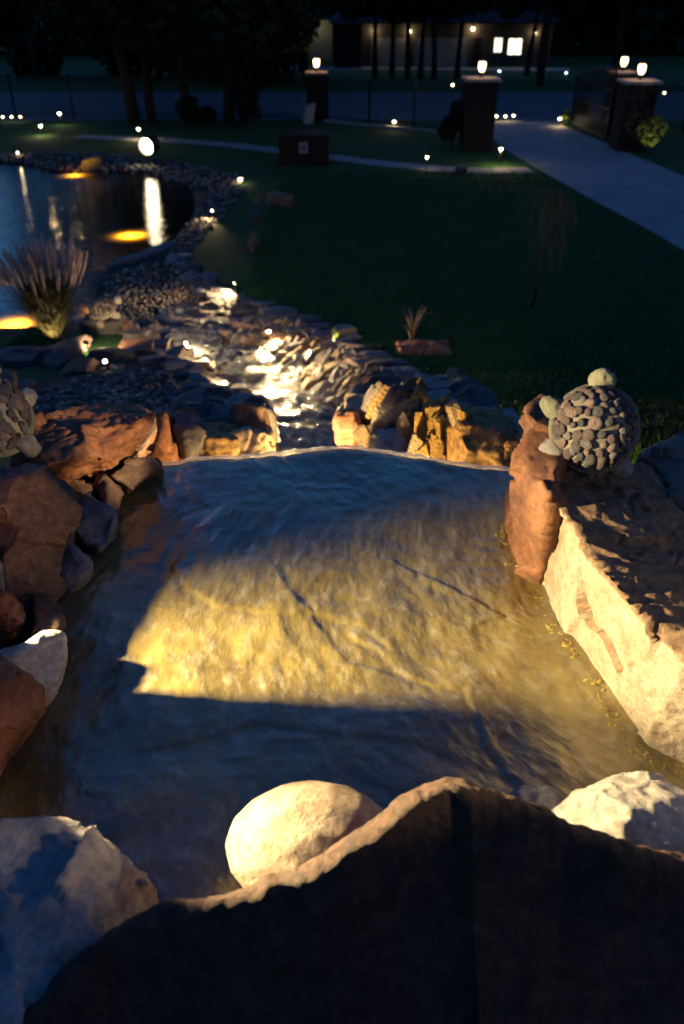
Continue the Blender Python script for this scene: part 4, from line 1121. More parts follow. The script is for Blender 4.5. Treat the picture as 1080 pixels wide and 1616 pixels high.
def tuft(name, loc, n, h, spread, mat, label, cat, plume=0, seed=1, pm=None, width=.012, group=None):
    r_ = random.Random(seed)
    root = empty(name, loc, label, cat, group)
    mb = MB(); vs, fs = [], []
    for i in range(n):
        a = r_.uniform(0, 6.283); out = r_.uniform(.2, 1) ** .8 * spread; hh = h * r_.uniform(.55, 1); r0 = r_.uniform(0, .12) * spread
        w = width * r_.uniform(.6, 1.2); b = len(vs); m_ = 6
        for k in range(m_):
            t = k / (m_ - 1); rad = r0 + out * t ** 1.8; z = hh * (t - .28 * (out / spread) * t ** 3)
            c = Vector((math.cos(a) * rad, math.sin(a) * rad, z)); s = Vector((-math.sin(a), math.cos(a), 0)) * w * (1 - t * .85)
            vs += [c - s, c + s]
        fs += [(b + 2 * k, b + 2 * k + 1, b + 2 * k + 3, b + 2 * k + 2) for k in range(m_ - 1)]
    lo = link('blades', mesh_of('blades', vs, fs, mat, False), root); lo["kind"] = 'stuff'
    if plume:
        pv, pf = [], []
        mbp = MB(); mbp.tube([(0, 0, 0), (0, 0, .12), (.004, 0, .5), (.02, 0, .8), (.06, 0, 1)], [.012, .05, .075, .05, .008], 7)
        for v in mbp.v: q = v.copy(); j = 1 + .35 * random.uniform(-1, 1); pv.append(Vector((q.x * j, q.y * j, q.z)))
        # bristles
        for k in range(110):
            t = k / 110; a = k * 2.4; b = len(pv); z = .08 + .85 * t; rr2 = .05 + .03 * math.sin(t * 3)
            pv += [Vector((0, 0, z)), Vector((.012 * math.cos(a), .012 * math.sin(a), z)), Vector(((rr2 + .05) * math.cos(a), (rr2 + .05) * math.sin(a), z + .10))]
            mbp.f.append((b, b + 1, b + 2))
        pme = mesh_of('plume', pv, mbp.f, pm or M['plume'], False)
        for i in range(plume):
            a = r_.uniform(0, 6.283); out = spread * r_.uniform(.25, .95); hh = h * r_.uniform(.8, 1.02)
            c = Vector((math.cos(a) * out * .8, math.sin(a) * out * .8, hh * .88 - .25 * out))
            d = Vector((math.cos(a) * out, math.sin(a) * out, h * 1.1)).normalized()
            link('plume', pme, root, c, d.to_track_quat('Z', 'Y'), (h * .20, h * .20, h * .26 * r_.uniform(.8, 1.15)))
            s = MB().tube([(math.cos(a) * .05, math.sin(a) * .05, 0), c * .55 + Vector((0, 0, h * .08)), c], .004 * h, 4)
            s.build('stem', mat, root)
    return root
gp = T(92, 548)
tuft('plumed_grass', gp, 900, 1.42, .72, M['olive'], 'big clump of ornamental grass with pinkish plumes by the pond', 'ornamental grass', 95, 3)
pl = T(655, 560)
hero('planter_rock', 'reddish oblong rock on the lawn with spiky leaves behind it', 'rock', [[W(622, 582, pl.y - .1), W(630, 556, pl.y), W(660, 548, pl.y + .1), W(700, 546, pl.y + .1), W(712, 560, pl.y), W(700, 582, pl.y - .1)] + [W(622, 582, pl.y - .1) + Vector((0, .35, 0)), W(630, 556, pl.y) + Vector((0, .35, 0)), W(710, 556, pl.y) + Vector((0, .35, 0)), W(705, 582, pl.y) + Vector((0, .35, 0))]], 'red', .018, .02, 150)
tuft('spiky_plant', T(652, 548) + Vector((0, .2, 0)), 26, .62, .30, M['straw'], 'pale spiky plant with few upright leaves behind the lawn rock', 'plant', 0, 9, width=.016)
tuft('dry_grass', T(408, 338), 60, .6, .28, M['straw'], 'upper of two small dry grass tufts at the lawn edge near the pond', 'grass tuft', 0, 10, width=.01)
tuft('dry_grass', T(398, 398), 60, .5, .26, M['straw'], 'lower of two small dry grass tufts at the lawn edge near the pond', 'grass tuft', 0, 11, width=.01)
for (px, py, w, h, mt, lb) in [(445, 322, 50, 20, 'red', 'dark reddish rock on the lawn beside the upper dry grass tuft'), (727, 275, 22, 14, 'dark', 'small dark rock on the lawn at the footpath'),
                               (398, 392, 22, 12, 'dark', 'small dark rock at the foot of the lower dry grass tuft'), (404, 350, 22, 22, 'dark', 'small dark rock at the foot of the upper dry grass tuft'),
                               (150, 262, 40, 18, 'dark', 'round dark rock on the far shore of the pond'), (545, 532, 36, 22, 'tan', 'tan block on the bank top beside the glowing grass blade'),
                               (180, 522, 60, 20, 'brown', 'brown flat rock in front of the pale turtle'), (215, 540, 40, 22, 'dark', 'dark rock on the terrace next to the glowing stones')]:
    p = T(px, py); a = axis_of(p) / F
    link_o = link('rock', random.choice(STN[{'red': 'red', 'dark': 'dark', 'tan': 'tan', 'brown': 'red'}[mt]]), None, p + Vector((0, 0, h * a * .2)), (0, 0, random.uniform(0, 6)), (w * a, w * a * .7, h * a * 1.3))
    tag(link_o, lb, 'rock')

# weeping sapling on the lawn
sp = T(840, 486)
tr_ = empty('weeping_sapling', sp, 'small bare weeping tree alone on the dark lawn', 'tree')
mb = MB(); mb.tube([(0, 0, 0), (.02, 0, .3), (-.02, 0, .7), (.05, 0, 1.05), (.22, 0, 1.3), (.30, .02, 1.55), (.15, .02, 1.75), (-.1, 0, 1.8)], [.035, .028, .022, .020, .016, .012, .009, .005], 7)
mb.build('trunk', M['bark'], tr_, smooth=True)
mb = MB(); r_ = random.Random(4)
src = [(-.1, 0, 1.8), (.15, .02, 1.75), (.30, .02, 1.55), (.22, 0, 1.3), (.05, 0, 1.05), (0, 0, 1.7), (.25, 0, 1.65)]
for i in range(85):
    s = Vector(r_.choice(src)); a = r_.uniform(0, 6.3); o = r_.uniform(.10, .42); dr = r_.uniform(.15, .8)
    p1 = s + Vector((math.cos(a) * o * .6, math.sin(a) * o * .6, .08)); p2 = s + Vector((math.cos(a) * o, math.sin(a) * o, -dr * .5)); p3 = p2 + Vector((r_.uniform(-.05, .05), 0, -dr * .5))
    mb.tube([s, p1, p2, p3], [.006, .005, .004, .002], 3, False)
mb.build('branches', M['twig'], tr_)["kind"] = 'stuff'

# ------------------------------------------------------------------ trees
def leafy(name, n, ctrs, size, mat, parent, seed, flat=.8, clump=.5):
    r_ = np.random.default_rng(seed); ctrs = np.array(ctrs)
    k = r_.integers(0, len(ctrs), n); c = ctrs[k]
    d = r_.normal(0, 1, (n, 3)); d /= np.linalg.norm(d, axis=1)[:, None]; d *= r_.uniform(.35, 1, n)[:, None] ** .5
    p = c[:, :3] + d * c[:, 3:4] * np.array([1, 1, flat])
    a = r_.normal(0, 1, (n, 3)); a /= np.linalg.norm(a, axis=1)[:, None]; b = np.cross(a, r_.normal(0, 1, (n, 3))); b /= np.linalg.norm(b, axis=1)[:, None]
    s = size * r_.uniform(.6, 1.4, n)[:, None]
    v = np.stack([p - a * s, p + b * s * .55, p + a * s, p - b * s * .55], 1).reshape(-1, 3); i = np.arange(n)[:, None] * 4
    return link(name, fast_mesh(name, v, i + [0, 1, 2, 3], mat, False), parent)
def tree(px, py, h, r, cb, label, cat='tree', seed=1, lean=0, trunk=.16, n=5000, leaf=.16, group=None, name='tree', loc=None, mat='leaf'):
    p = loc or T(px, py); root = empty(name, p, label, cat, group)
    r_ = random.Random(seed); mb = MB()
    top = Vector((lean, 0, h * .82)); mid = Vector((lean * .35 + r_.uniform(-.1, .1), 0, h * .4))
    mb.tube([(0, 0, -.05), (lean * .1, 0, h * .18), mid, top], [trunk * 1.25, trunk, trunk * .75, trunk * .2], 9)
    ct = []
    for i in range(12):
        a = r_.uniform(0, 6.3); rr2 = r * r_.uniform(.3, .8); z = r_.uniform(cb + r * .3, h * .92)
        e = Vector((mid.x + math.cos(a) * rr2, math.sin(a) * rr2, z)); s = mid.lerp(top, max(0, min(.95, (z - h * .45) / (h * .45))))
        mb.tube([s, s.lerp(e, .5) + Vector((0, 0, .15)), e], [trunk * .32, trunk * .2, trunk * .06], 5)
        ct.append((*e, r * r_.uniform(.28, .5)))
    ct.append((*top, r * .45))
    mb.build('trunk', M['bark'], root, smooth=True)
    c = leafy('crown', n, ct, leaf, M[mat], root, seed)
    return root
for i, (px, py, h, r, ln, tk, lb) in enumerate([
    (213, 196, 11, 4.2, -1.2, .22, 'dark tree leaning away, outermost trunk of the pair behind the flood lamp'),
    (240, 194, 12, 4.0, .2, .16, 'dark straight tree, inner trunk of the pair behind the flood lamp'),
    (298, 194, 10, 3.6, -1.0, .13, 'slim dark tree between the trunk pair and the twin trunks'),
    (362, 195, 11, 4.0, .8, .18, 'dark tree, first of the twin trunks by the bushes'),
    (384, 196, 10, 3.6, -.3, .13, 'dark tree, second of the twin trunks by the bushes')]):
    tree(px, py, h, r, 1.6, lb, seed=200 + i, lean=ln, trunk=tk, n=9000, leaf=.26, group='trees along the iron fence')
for i, (px, Y, h, r, ln, lb) in enumerate([
    (482, 52, 8, 2.6, .4, 'dark tree beyond the road next to the lit porch'),
    (592, 58, 8, 2.2, -.3, 'dark leaning tree before the first garage lamp'),
    (619, 58, 8, 2.4, .1, 'thin dark tree before the first garage door'),
    (644, 58, 8, 2.4, -.4, 'dark tree at the middle garage lamp'),
    (664, 58, 7, 2.2, .2, 'thin dark tree left of the second garage door'),
    (686, 57, 8, 2.6, -.6, 'dark forked tree before the second garage door'),
    (722, 58, 8, 2.5, .2, 'thin dark tree right of the second garage door'),
    (832, 62, 8, 2.6, .7, 'dark tree just past the wide lit window'),
    (852, 60, 9, 3.0, -.3, 'dark tree at the last wall lamp of the house')]):
    p = W(px, 110, Y); p.z = float(height(np.array([p.x]), np.array([p.y]))[0])
    tree(0, 0, h, r * .9, 3.0, lb, seed=230 + i, lean=ln, trunk=.17, n=4500, leaf=.16, group='trees in front of the far house', loc=p)
for i, (x, y, h) in enumerate([(15, 50, 12), (20, 46, 12), (24, 60, 13), (11, 50, 11), (-3, 66, 10),  (19, 36, 11)]):
    lb = ['dark tree beyond the road past the house', 'dark tree across the road behind the open gate', 'tall dark tree far behind the gate pillars', 'dark tree across the road near the blue lamp',
          'dark tree beside the dark end of the house', 'last tree along the fence past the gate'][i]
    tree(0, 0, h, 3.6, 3.6, lb, seed=260 + i, trunk=.18, n=4500, leaf=.2, loc=Vector((x, y, float(height(np.array([x]), np.array([y]))[0]))))
for i, (x, y, h, lb) in enumerate([(-19.5, 58, 11, 'first broad dark tree across the road behind the leaning trunk'), (-15.5, 62, 12, 'second broad dark tree across the road'), (-11.5, 57, 12, 'broad dark tree across the road behind the twin trunks'),
                                   (-8, 61, 12, 'broad dark tree across the road near the lit porch'), (-5, 50, 11, 'broad dark tree across the road before the porch')]):
    tree(0, 0, h, 4.2, -.5, lb, seed=280 + i, trunk=.2, n=9000, leaf=.26, loc=Vector((x, y, float(height(np.array([x]), np.array([y]))[0]))))
# the far wood: one dark mass nobody could count
ct = []
r_ = random.Random(8)
for i in range(260):
    x = -90 + 190 * i / 260; h = 7 if x < -14 else 12
    for k in range(2):
        ct.append((x + r_.uniform(-2, 2), r_.uniform(92, 104), -1.6 + r_.uniform(.5, h - 2), r_.uniform(2.0, 3.0)))
tag(leafy('woods', 60000, ct, .75, M['leaf'], None, 77, 1.0), kind='stuff')
for i, (px, py, w, h, lb) in enumerate([(300, 196, .8, .9, 'low dark bush at the slim tree'), (328, 197, .5, .6, 'small dark bush by the fence between the trees'), (398, 197, 1.0, 1.5, 'taller dark bush beside the twin trunks'),
                                        (712, 232, .75, 1.5, 'dark bush against the near gate pillar')]):
    p = T(px, py); b = empty('bush', p, lb, 'bush')
    MB().tube([(0, 0, 0), (.05, 0, h * .4), (0, 0, h * .7)], [.05, .04, .02], 6).build('stem', M['bark'], b)
    leafy('foliage', 1500, [(r_.uniform(-.3, .3) * w, r_.uniform(-.3, .3) * w, h * (.3 + .5 * k / 5), w * .45) for k in range(6)], .07, M['leaf'], b, 300 + i)
lb_ = T(1022, 246)
b = empty('bush', lb_, 'small loose bush lit yellow from below beside the gate', 'bush')
MB().tube([(0, 0, 0), (.03, 0, .5)], [.03, .015], 6).build('stem', M['bark'], b)
leafy('foliage', 420, [(-.25, 0, .75, .28), (.22, 0, .8, .3), (0, .05, .5, .3), (.1, 0, 1.0, .22)], .055, M['leaf_light'], b, 320)
lt = T(905, 198)
b = empty('palm_shrub', lt, 'small lit green shrub with drooping leaves at the open gate', 'shrub')
MB().tube([(0, 0, 0), (.02, 0, .5)], [.03, .02], 6).build('stem', M['bark'], b)
leafy('foliage', 260, [(-.3, 0, .35, .22), (.1, 0, .75, .3), (.3, 0, .5, .22)], .10, M['leaf_light'], b, 321)

# ------------------------------------------------------------------ house
HY = 76.0; HB = float(height(np.array([0.0]), np.array([HY]))[0])
def hx(px): return W(px, 90, HY).x
def hz(py): return W(540, py, HY).z
house = empty('house', (hx(660), HY, HB), 'long low house with lit garage doors and two bright windows across the road', 'house')
def hbox(name, x0, x1, z0, z1, y0, y1, mat, parent=house, bevel=0):
    par = house.location if parent is house else house.location + parent.location
    return MB().box(x0 - par.x, x1 - par.x, y0 - par.y, y1 - par.y, z0 - par.z, z1 - par.z).build(name, mat, parent, bevel=bevel)
top = HB + 3.1
hbox('wall', hx(570), hx(868), HB, top, HY, HY + 9, M['siding'])
hbox('wall', hx(528), hx(569.5), HB, top, HY - 2.5, HY + 6, M['brick'])
hbox('eave', hx(524), hx(572), top, top + .12, HY - 2.9, HY - 2.45, M['roof'])
hbox('eave', hx(572), hx(874), top, top + .12, HY - .6, HY + .3, M['roof'])
rf = MB()
x0, x1 = hx(520) - house.location.x, hx(876) - house.location.x; z0 = top + .13 - HB
rf.v = [Vector(p) for p in [(x0, -3, z0), (x1, -.7, z0), (x1, 9.6, z0), (x0, 9.6, z0), (x0 + 4, 4, z0 + 2.4), (x1 - 4, 4, z0 + 2.4)]]
rf.f = [(0, 1, 5, 4), (1, 2, 5), (2, 3, 4, 5), (3, 0, 4), (3, 2, 1, 0)]
rf.build('roof', M['roof'], house)
for a, b_ in ((587, 641), (656, 736)):
    for k in range(4):
        h0 = HB + .03 + k * .52
        hbox('door_panel', hx(a), hx(b_), h0, h0 + .50, HY - .06 + .006 * k, HY + .02, M['door'])
    for e in (a - 1.5, b_ + .3): hbox('door_frame', hx(e), hx(e + 1.2), HB, HB + 2.2, HY - .10, HY + .02, M['door'])
hbox('entrance_door', hx(746), hx(757), HB, HB + 2.1, HY - .05, HY + .02, M['wood'])
for a, b_, z0_, z1_ in ((779, 790, 82, 60), (801, 821, 86, 61)):
    w_ = hbox('window', hx(a), hx(b_), hz(z0_), hz(z1_), HY - .05, HY - .01, E['window'])
    hbox('window_bar', hx((a + b_) / 2) - .04, hx((a + b_) / 2) + .04, hz(z0_), hz(z1_), HY - .09, HY - .055, M['door'])
    hbox('window_frame', hx(a) - .06, hx(b_) + .06, hz(z1_), hz(z1_) + .08, HY - .09, HY - .002, M['door'])
    hbox('window_sill', hx(a) - .08, hx(b_) + .08, hz(z0_) - .1, hz(z0_), HY - .14, HY - .002, M['door'])
for px, py, pw in ((590, 46, 13), (645, 47, 11), (743, 43, 22), (840, 50, 11)):
    p = Vector((hx(px), HY - .12, hz(py + 2))) - house.location
    f = MB().box(-.06, .06, -.1, .1, .08, .14).build('wall_lamp', M['iron'], house, p)
    MB().lathe([(.07, -.12), (.09, .0), (.08, .08)], 10).build('glass', E['warm'], f)
    lamp('wall_lamp_light', Vector((hx(px), HY - .35, hz(py + 2))), pw, CREAM, .08, parent=house)
# porch of the neighbouring building
pc = empty('porch', (W(510, 80, 84).x, 84, HB - .2), 'small lit porch beside the dark end of the house', 'porch')
q = pc.location
MB().box(-1.6, 1.0, .5, .7, 0, 3.3).build('wall', M['door'], pc)
MB().box(-2.2, 1.1, -1.4, .49, 3.3, 3.5).build('roof', M['roof'], pc)
for x in (-2.0, .95): MB().tube([(x, -1.2, 0), (x, -1.2, 3.3)], .07, 8).build('post', M['wood'], pc)
lamp('porch_light', q + Vector((-.3, -.6, 2.7)), 12, (1, .9, .5), .06, parent=pc)

# ------------------------------------------------------------------ fence, pillars, gate
def fence(a, b, label, post_px=()):
    root = empty('iron_fence', a, label, 'fence'); d = b - a; Lf = Vector((d.x, d.y, 0)).length; ang = math.atan2(d.y, d.x)
    root.rotation_euler = (0, 0, ang)
    n = int(Lf / 2.4) + 1
    for k in range(n + 1):
        x = Lf * k / n
        MB().box(x - .035, x + .035, -.035, .035, -.1, 1.62).build('post', M['iron'], root)
    for z in (.16, 1.36, 1.5): MB().box(.04, Lf - .04, -.015, .015, z, z + .03).build('rail', M['iron'], root)
    mb = MB(); x = .14
    while x < Lf - .1: mb.box(x - .008, x + .008, -.0151 + .007, .0151 - .007, .02, 1.56); x += .125
    mb.build('pickets', M['iron'], root)["kind"] = 'stuff'
    return root
def gp_(px, py): p = T(px, py); return Vector((p.x, p.y, .1))
A0, A1 = gp_(-420, 184), gp_(486, 190)
fence(A0, A1, 'black iron picket fence behind the pond and the dark trees')
fence(gp_(517, 192), gp_(726, 212), 'black iron picket fence between the lone pillar and the gate')
fence(gp_(1014, 212), gp_(1200, 205), 'black iron picket fence past the outer gate pillar')
cb = MB(); a, b_ = gp_(517, 192), gp_(726, 212); d = (b_ - a); Mx = Matrix.Translation(a) @ Matrix.Rotation(math.atan2(d.y, d.x), 4, 'Z')
cb.box(0, d.length, -.28, -.10, -.02, .09, Mx); tag(cb.build('kerb', M['concrete']), kind='structure')

def pillar(px, py, top_py, wpx, label, seed, lampx=0, lampz=0):
    p = gp_(px, py); a = axis_of(p) / F; w = wpx * a / 2
    zt = W(px, top_py, p.y).z - .1
    root = empty('gate_pillar', p, label, 'pillar')
    rows = int(zt / .22); r_ = random.Random(seed)
    MB().box(-w + .03, w - .03, -w + .03, w - .03, 0, zt).build('core', M['brick'], root)
    for k in range(rows):
        z0 = zt * k / rows; z1 = zt * (k + 1) / rows - .015
        for sdn, (ax, sg) in enumerate(((0, -1), (0, 1), (1, -1), (1, 1))):
            if (ax, sg) == (1, 1): continue
            cut = r_.uniform(-.35, .35) * w
            for (u0, u1) in ((-w, cut - .008), (cut + .008, w)):
                e = r_.uniform(0, .02)
                if ax: MB().box(u0, u1, -w - e, -w + .0299, z0, z1).build('stone', M['brick'], root)
                else:
                    xx = (-w - e, -w + .0299) if sg < 0 else (w - .0299, w + e)
                    MB().box(xx[0], xx[1], u0 + (.031 if u0 == -w else 0), u1, z0, z1).build('stone', M['brick'], root)
    MB().box(-w - .09, w + .09, -w - .09, w + .09, zt + .002, zt + .09).build('cap', M['cap'], root, bevel=.012)
    # the lantern is fixed to the cap
    lx = lampx * a
    ln = empty('lantern', (0, 0, 0)); ln.parent = root; ln.location = (lx, 0, zt + .09)
    MB().lathe([(.09, 0), (.09, .02), (.03, .04), (.025, .14), (.06, .16)], 10).build('stem', M['bronze'], ln)
    MB().lathe([(.06, .16), (.105, .25), (.115, .38), (.09, .44)], 12).build('glass', E['lantern'], ln, smooth=True)
    MB().lathe([(.12, .44), (.05, .50), (.01, .54)], 12).build('hood', M['bronze'], ln)
    lamp('lantern_light', p + Vector((lx, -.16, zt + .52)), 4, (1, .62, .3), .08, parent=root)
    return root
pillar(501, 190, 117, 28, 'lone stone pillar with a lit lantern where two fence runs meet', 1)
pillar(750, 236, 127, 46, 'big stone gate pillar with lit lantern nearest the footpath', 2)
pillar(990, 236, 131, 46, 'big outer gate pillar with lit lantern at the driveway edge', 3)
pillar(966, 212, 117, 30, 'smaller stone pillar with a lantern just behind the outer gate pillar', 4)
tag(link('rock', random.choice(STN['pale']), None, gp_(493, 192) + Vector((-.1, -.5, .3)), (0, .2, .3), (.42, .3, .85)), 'upright pale stone leaning by the lone fence pillar', 'rock')
# open gate leaf, arched top, seen at a slant
g0, g1 = gp_(955, 226), gp_(912, 205)
gate = empty('iron_gate', g0, 'open black iron driveway gate with an arched top', 'gate'); d = g1 - g0; gate.rotation_euler = (0, 0, math.atan2(d.y, d.x)); gl_ = Vector((d.x, d.y)).length * 1.3
for x in (.03, gl_): MB().box(x - .03, x + .03, -.03, .03, .08, 1.75 + .6 * (x < .1)).build('stile', M['iron'], gate)
MB().tube([(gl_ * t, 0, 2.3 - .55 * t ** 1.6) for t in [k / 12 for k in range(13)]], .03, 6).build('arched_rail', M['iron'], gate, smooth=True)
for z in (.15, 1.0, 1.6): MB().box(.06, gl_ - .03, -.02, .02, z, z + .04).build('rail', M['iron'], gate)
x = .16
while x < gl_ - .05:
    MB().box(x - .01, x + .01, -.012, .012, .19, 2.28 - .55 * (x / gl_) ** 1.6).build('bar', M['iron'], gate); x += .14
# the well box with its plaque
bxp = T(480, 262); a = axis_of(bxp) / F; w = 78 * a / 2
wb_ = empty('wooden_box', Vector((bxp.x, bxp.y, .1)), 'dark wooden utility box with a pale plaque standing on the lawn', 'box')
hb = W(480, 216, bxp.y).z - .1
MB().box(-w + .03, w - .03, .03, .9, 0, hb - .01).build('core', M['wood'], wb_)
for k in range(5):
    z0 = hb * k / 5; MB().box(-w, w, 0, .029, z0 + .006, z0 + hb / 5 - .006).build('board', M['wood'], wb_)
    for s in (-1, 1): MB().box(min(s * w, s * (w - .029)), max(s * w, s * (w - .029)), .03, .9, z0 + .006, z0 + hb / 5 - .006).build('board', M['wood'], wb_)
MB().box(-w - .05, w + .05, -.05, .95, hb, hb + .05).build('lid', M['wood'], wb_, bevel=.01)
MB().box(-.13, .13, -.016, -.002, hb * .42, hb * .82).build('plaque', plain('plaque', (.30, .28, .28), .7), wb_, bevel=.02)
MB().lathe([(.07, 0), (.06, .012)], 14).build('emblem', plain('emblem', (.12, .11, .11), .7), wb_, (0, -.018, hb * .64), rot=(R(90), 0, 0))

# ------------------------------------------------------------------ lamps of the garden
def stake_light(px, py, h, label, power, kind='warm', col=WARM, lens=.045, aim=(0, -.4, -1), spot=120, p=None, group='garden stake lights'):
    p = p or T(px, py); root = empty('stake_light', p, label, 'garden light', group)
    MB().tube([(0, 0, -.05), (0, 0, h)], .012, 8).build('stake', M['bronze'], root)
    MB().lathe([(.09, h + .005), (.075, h + .04), (.02, h + .075)], 14).build('hood', M['bronze'], root)
    MB().lathe([(lens * .6, h - .06), (lens, h - .04), (lens, h + .002)], 12).build('lens', E[kind], root, smooth=True)
    power *= 2.5; lens *= .8
    if power: lamp('stake_light_beam', p + Vector((0, -.02, h - .09)), power, col, .03, parent=root)
    return root
def spot_light(p, aim, label, power, spot=70, kind='warm', col=WARM, size=.045, group='garden spot lights', blend=.5, src=.03, facecam=False):
    p = Vector(p); root = empty('spot_light', p, label, 'spot light', group)
    d = (Vector(aim) - p).normalized(); q = d.to_track_quat('Z', 'Y')
    MB().tube([(0, 0, -.12), (0, 0, -.01)], .010, 8).build('bracket', M['bronze'], root)
    MB().lathe([(size * .7, -size * 1.8), (size, -size * 1.5), (size * 1.1, size * .3), (size * .98, size * .3), (size * .9, .0)], 16).build('housing', M['bronze'], root, rot=q)
    MB().lathe([(size * .88, .001), (size * .6, .010), (.002, .014)], 16).build('lens', E[kind], root, rot=q, smooth=True)
    lamp('spot_light_beam', p + d * (size * .6 + .03), power, col, src, spot, p + d * 3, root, blend)
    return root
STK = [(67, 214, .35, 'stake light on its patch of lit grass beyond the pond', 7, 'warm'), (221, 222, .4, 'stake light just above the flood lamp', 6, 'warm'),
       (97, 198, .45, 'bright stake light by the fence behind the pond', 3, 'warm'), (673, 270, .4, 'dim stake light beside the footpath', .4, 'warm'),
       (788, 262, .5, 'stake light lighting the grass tip at the driveway', 9, 'warm'), (622, 202, .25, 'bright light at the foot of the fence between pillars', 3, 'warm'),
       (882, 200, .3, 'bright light in front of the green shrub at the gate', 3, 'warm'), (797, 192, .22, 'middle of three small lights beyond the gate opening', .6, 'warm'),
       (783, 192, .22, 'nearest to the pillar of three small lights beyond the gate opening', .3, 'warm'), (810, 191, .22, 'farthest from the pillar of three small lights beyond the gate opening', .3, 'warm'),
       (710, 200, 1.45, 'light on a tall stem above the dark bush at the pillar', .8, 'warm'), (1038, 200, 1.2, 'light on a tall stem past the outer gate pillar', .8, 'warm'),
       (30, 250, .2, 'low light among the stones of the far pond shore', .28, 'warm'), (380, 290, .15, 'low light in the grass at the gravel bank', 2.0, 'warm'),
       (6, 192, .2, 'first of three tiny lights along the fence at the frame edge', .15, 'warm'), (20, 192, .2, 'middle of three tiny lights along the fence at the frame edge', .15, 'warm'),
       (34, 192, .2, 'last of three tiny lights along the fence at the frame edge', .15, 'warm')]
for px, py, h, lb, pw, kd in STK:
    stake_light(px, py, h, lb, pw, kd, lens=.022 if pw < .3 else (.035 if pw < 1 else .05))
for px, py, lb in ((788, 118, 'small blue light across the road below the lit windows'), (893, 121, 'small blue light across the road before the gate'), (996, 124, 'small blue light seen past the outer lantern')):
    stake_light(px, py, .25, lb, 0, 'cool', lens=.07, group='blue lights across the road')
spot_light(T(1024, 250) + Vector((0, -.1, .2)), lb_ + Vector((0, 0, .7)), 'spot light under the yellow lit bush', 22, 80)
spot_light(lt + Vector((-.45, -.3, .12)), lt + Vector((0, 0, .6)), 'spot light under the green shrub at the gate', 6, 80)
# flood lamp on the far shore, pointing over the pond
fp = T(236, 262); fl = fp + Vector((0, 0, .55))
root = spot_light(fl, fl + Vector((-3.5, -10, -.6)), 'glaring flood lamp on the far shore of the pond', 22, 100, 'flood', CREAM, .25, group=None, src=.06)
MB().tube([(0, 0, -.75), (0, 0, -.1)], .02, 8).build('post', M['bronze'], root)

# lamps in the stream and the gorge
spot_light(W(424, 523, T(424, 545).y) , T(432, 570), 'bright spot light on the bank over the widest stream pool', 230, 130, size=.04)
spot_light(T(455, 600) + Vector((-.35, .0, .45)), T(545, 620), 'small spot light over the stream below the bank', 190, 140, size=.02)
spot_light(T(372, 466) + Vector((0, 0, .22)), T(340, 482), 'spot light glaring on the stones at the pebble beach', 150, 120, size=.03)
spot_light(T(333, 345) + Vector((.05, 0, .18)), T(316, 352), 'spot light on two pale stones at the pond bank', 50, 120, size=.03)
spot_light(T(150, 560) + Vector((-.05, -.1, .22)), T(172, 548), 'spot light among the small stones of the terrace', 60, 120, size=.03)
spot_light(T(84, 552) + Vector((0, -.28, .08)), gp + Vector((.1, 0, .9)), 'ground spot light at the foot of the plumed grass', 60, 110, size=.04)
for px, py, lb in ((312, 566, 'upper of two bright lights on the stones beside the stream'), (324, 580, 'lower of two bright lights on the stones beside the stream'), (356, 618, 'single light on the stones over the gorge'),
                   (168, 583, 'tiny light between terrace and pebble bed'), (295, 553, 'yellow green light on the stream stones')):
    p = T(px, py) + Vector((0, 0, .10))
    r0 = empty('puck_light', p, lb, 'garden light', 'small lights among the stones')
    MB().lathe([(.035, -.10), (.035, -.03), (.03, -.005)], 12).build('housing', M['bronze'], r0)
    v, f = ICO[2]; link('lens', fast_mesh('lens', v * .026, f, E['warm']), r0, (0, 0, .012))
    lamp('puck_light_beam', p + Vector((.03, .0, .07)), 16 if px != 168 else .2, WARM, .02, parent=r0)
gb = T(530, 548)
for k, (px, py, lb) in enumerate([(530, 545, 'spot light hidden behind the tan block on the bank')]):
    p = W(526, 540, T(526, 548).y) + Vector((0, 0, .02))
    spot_light(p, p + Vector((.3, .3, .5)), lb, 9, 130, size=.02)
    tuft('glowing_grass', p + Vector((.02, .05, -.05)), 12, .30, .12, M['leaf_light'], 'few grass blades glowing over the spot light on the bank', 'grass tuft', 0, 15, width=.01)

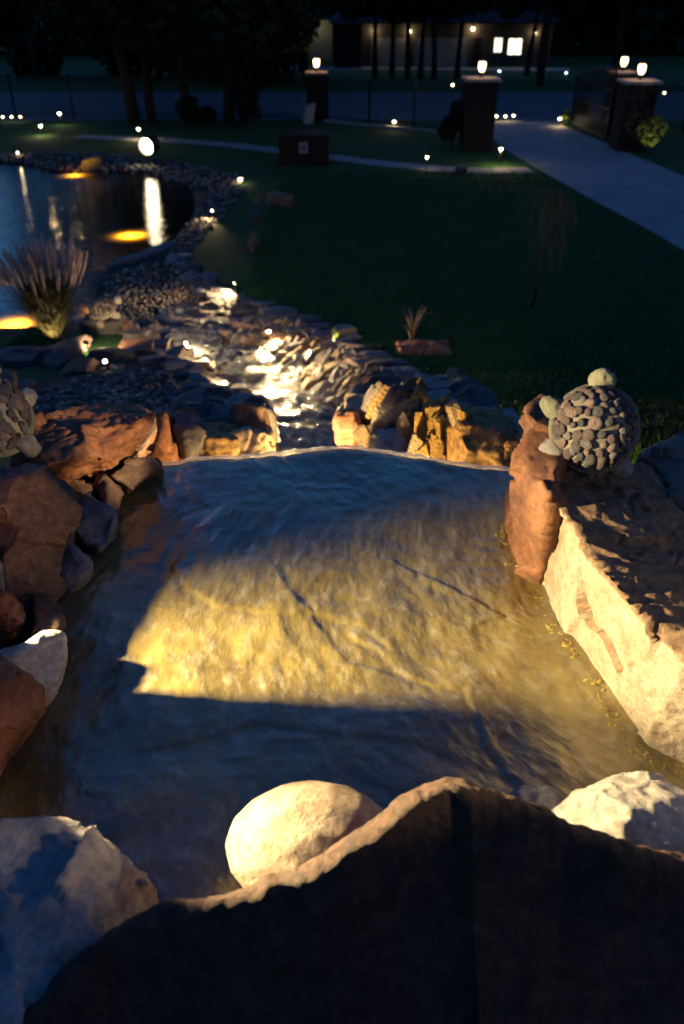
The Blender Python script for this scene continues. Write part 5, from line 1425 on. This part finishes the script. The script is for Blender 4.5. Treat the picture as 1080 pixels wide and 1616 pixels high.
# under water
for px, py, lb, pw in ((207, 372, 'amber underwater lamp off the pebble beach', 420), (118, 277, 'amber underwater lamp under the far shore', 190), (24, 512, 'amber underwater lamp at the near shore', 260), (135, 492, 'amber underwater lamp behind the plumed grass', 45)):
    p = V(px, py, -.05); p.z = -.36; r0 = empty('underwater_lamp', p, lb, 'underwater lamp', 'amber lamps in the pond')
    MB().lathe([(.06, -.22), (.07, -.03), (.05, .0)], 14).build('housing', M['bronze'], r0)
    v, f = ICO[2]; link('lens', fast_mesh('lens', v * .045, f, M['lens_glass']), r0, (0, 0, .0))
    lamp('underwater_beam', p + Vector((0, 0, .11)), pw * 1.3, AMBER, .05, 150, p + Vector((0, 0, 1)), parent=r0, blend=.8)

# gorge lamps under the lip
spot_light((-.02, 2.72, 2.62), (.5, 3.5, 2.85), 'spot light under the waterfall turned on the ochre shards', 125, 150, size=.04, col=(1, .62, .2))
spot_light((.10, 2.72, 2.68), (-.5, 3.2, 2.95), 'spot light under the waterfall turned on the blocks across from the shards', 110, 150, size=.04, col=(1, .62, .22))
spot_light(W(432, 706, 3.75), W(620, 630, 4.9), 'added spot light hidden behind the thin pale stone to brighten the laid bank', 95, 100, size=.03, col=(1, .68, .32))  # extra lamp added out of sight to warm the bank stones
for k, x in enumerate((-.34, .30)):
    spot_light((x, 2.80, 3.02), (x * .8, 2.42, 3.42), 'spot light under the waterfall turned up at its lip, ' + ('on the shard side' if k else 'on the block side'), 30, 150, size=.025)
# the lamp beside the slab
spot_light((-1.35, 1.38, 3.95), (.4, 1.42, 3.50), 'main spot light behind the white stone', 1250, 116, size=.05, src=.030, blend=.15, col=(1, .76, .38))
# the lamps across from it
spot_light((1.30, .84, 4.08), (-.46, .88, 3.60), 'added spot light out of view that brightens the angular grey rock', 42, 15, size=.05, src=.02, blend=.9)  # extra lamp added for this rock, which the unseen boulder leaves dark
spot_light((1.28, 1.05, 4.02), (-.88, 1.98, 3.80), 'spot light on the other side turned on the half hidden turtle', 110, 9, size=.05, src=.02, blend=.9)
spot_light((1.25, .95, 4.0), (-.66, 2.12, 3.60), 'spot light on the other side turned on the red slab', 400, 9, size=.05, src=.02, blend=.8)
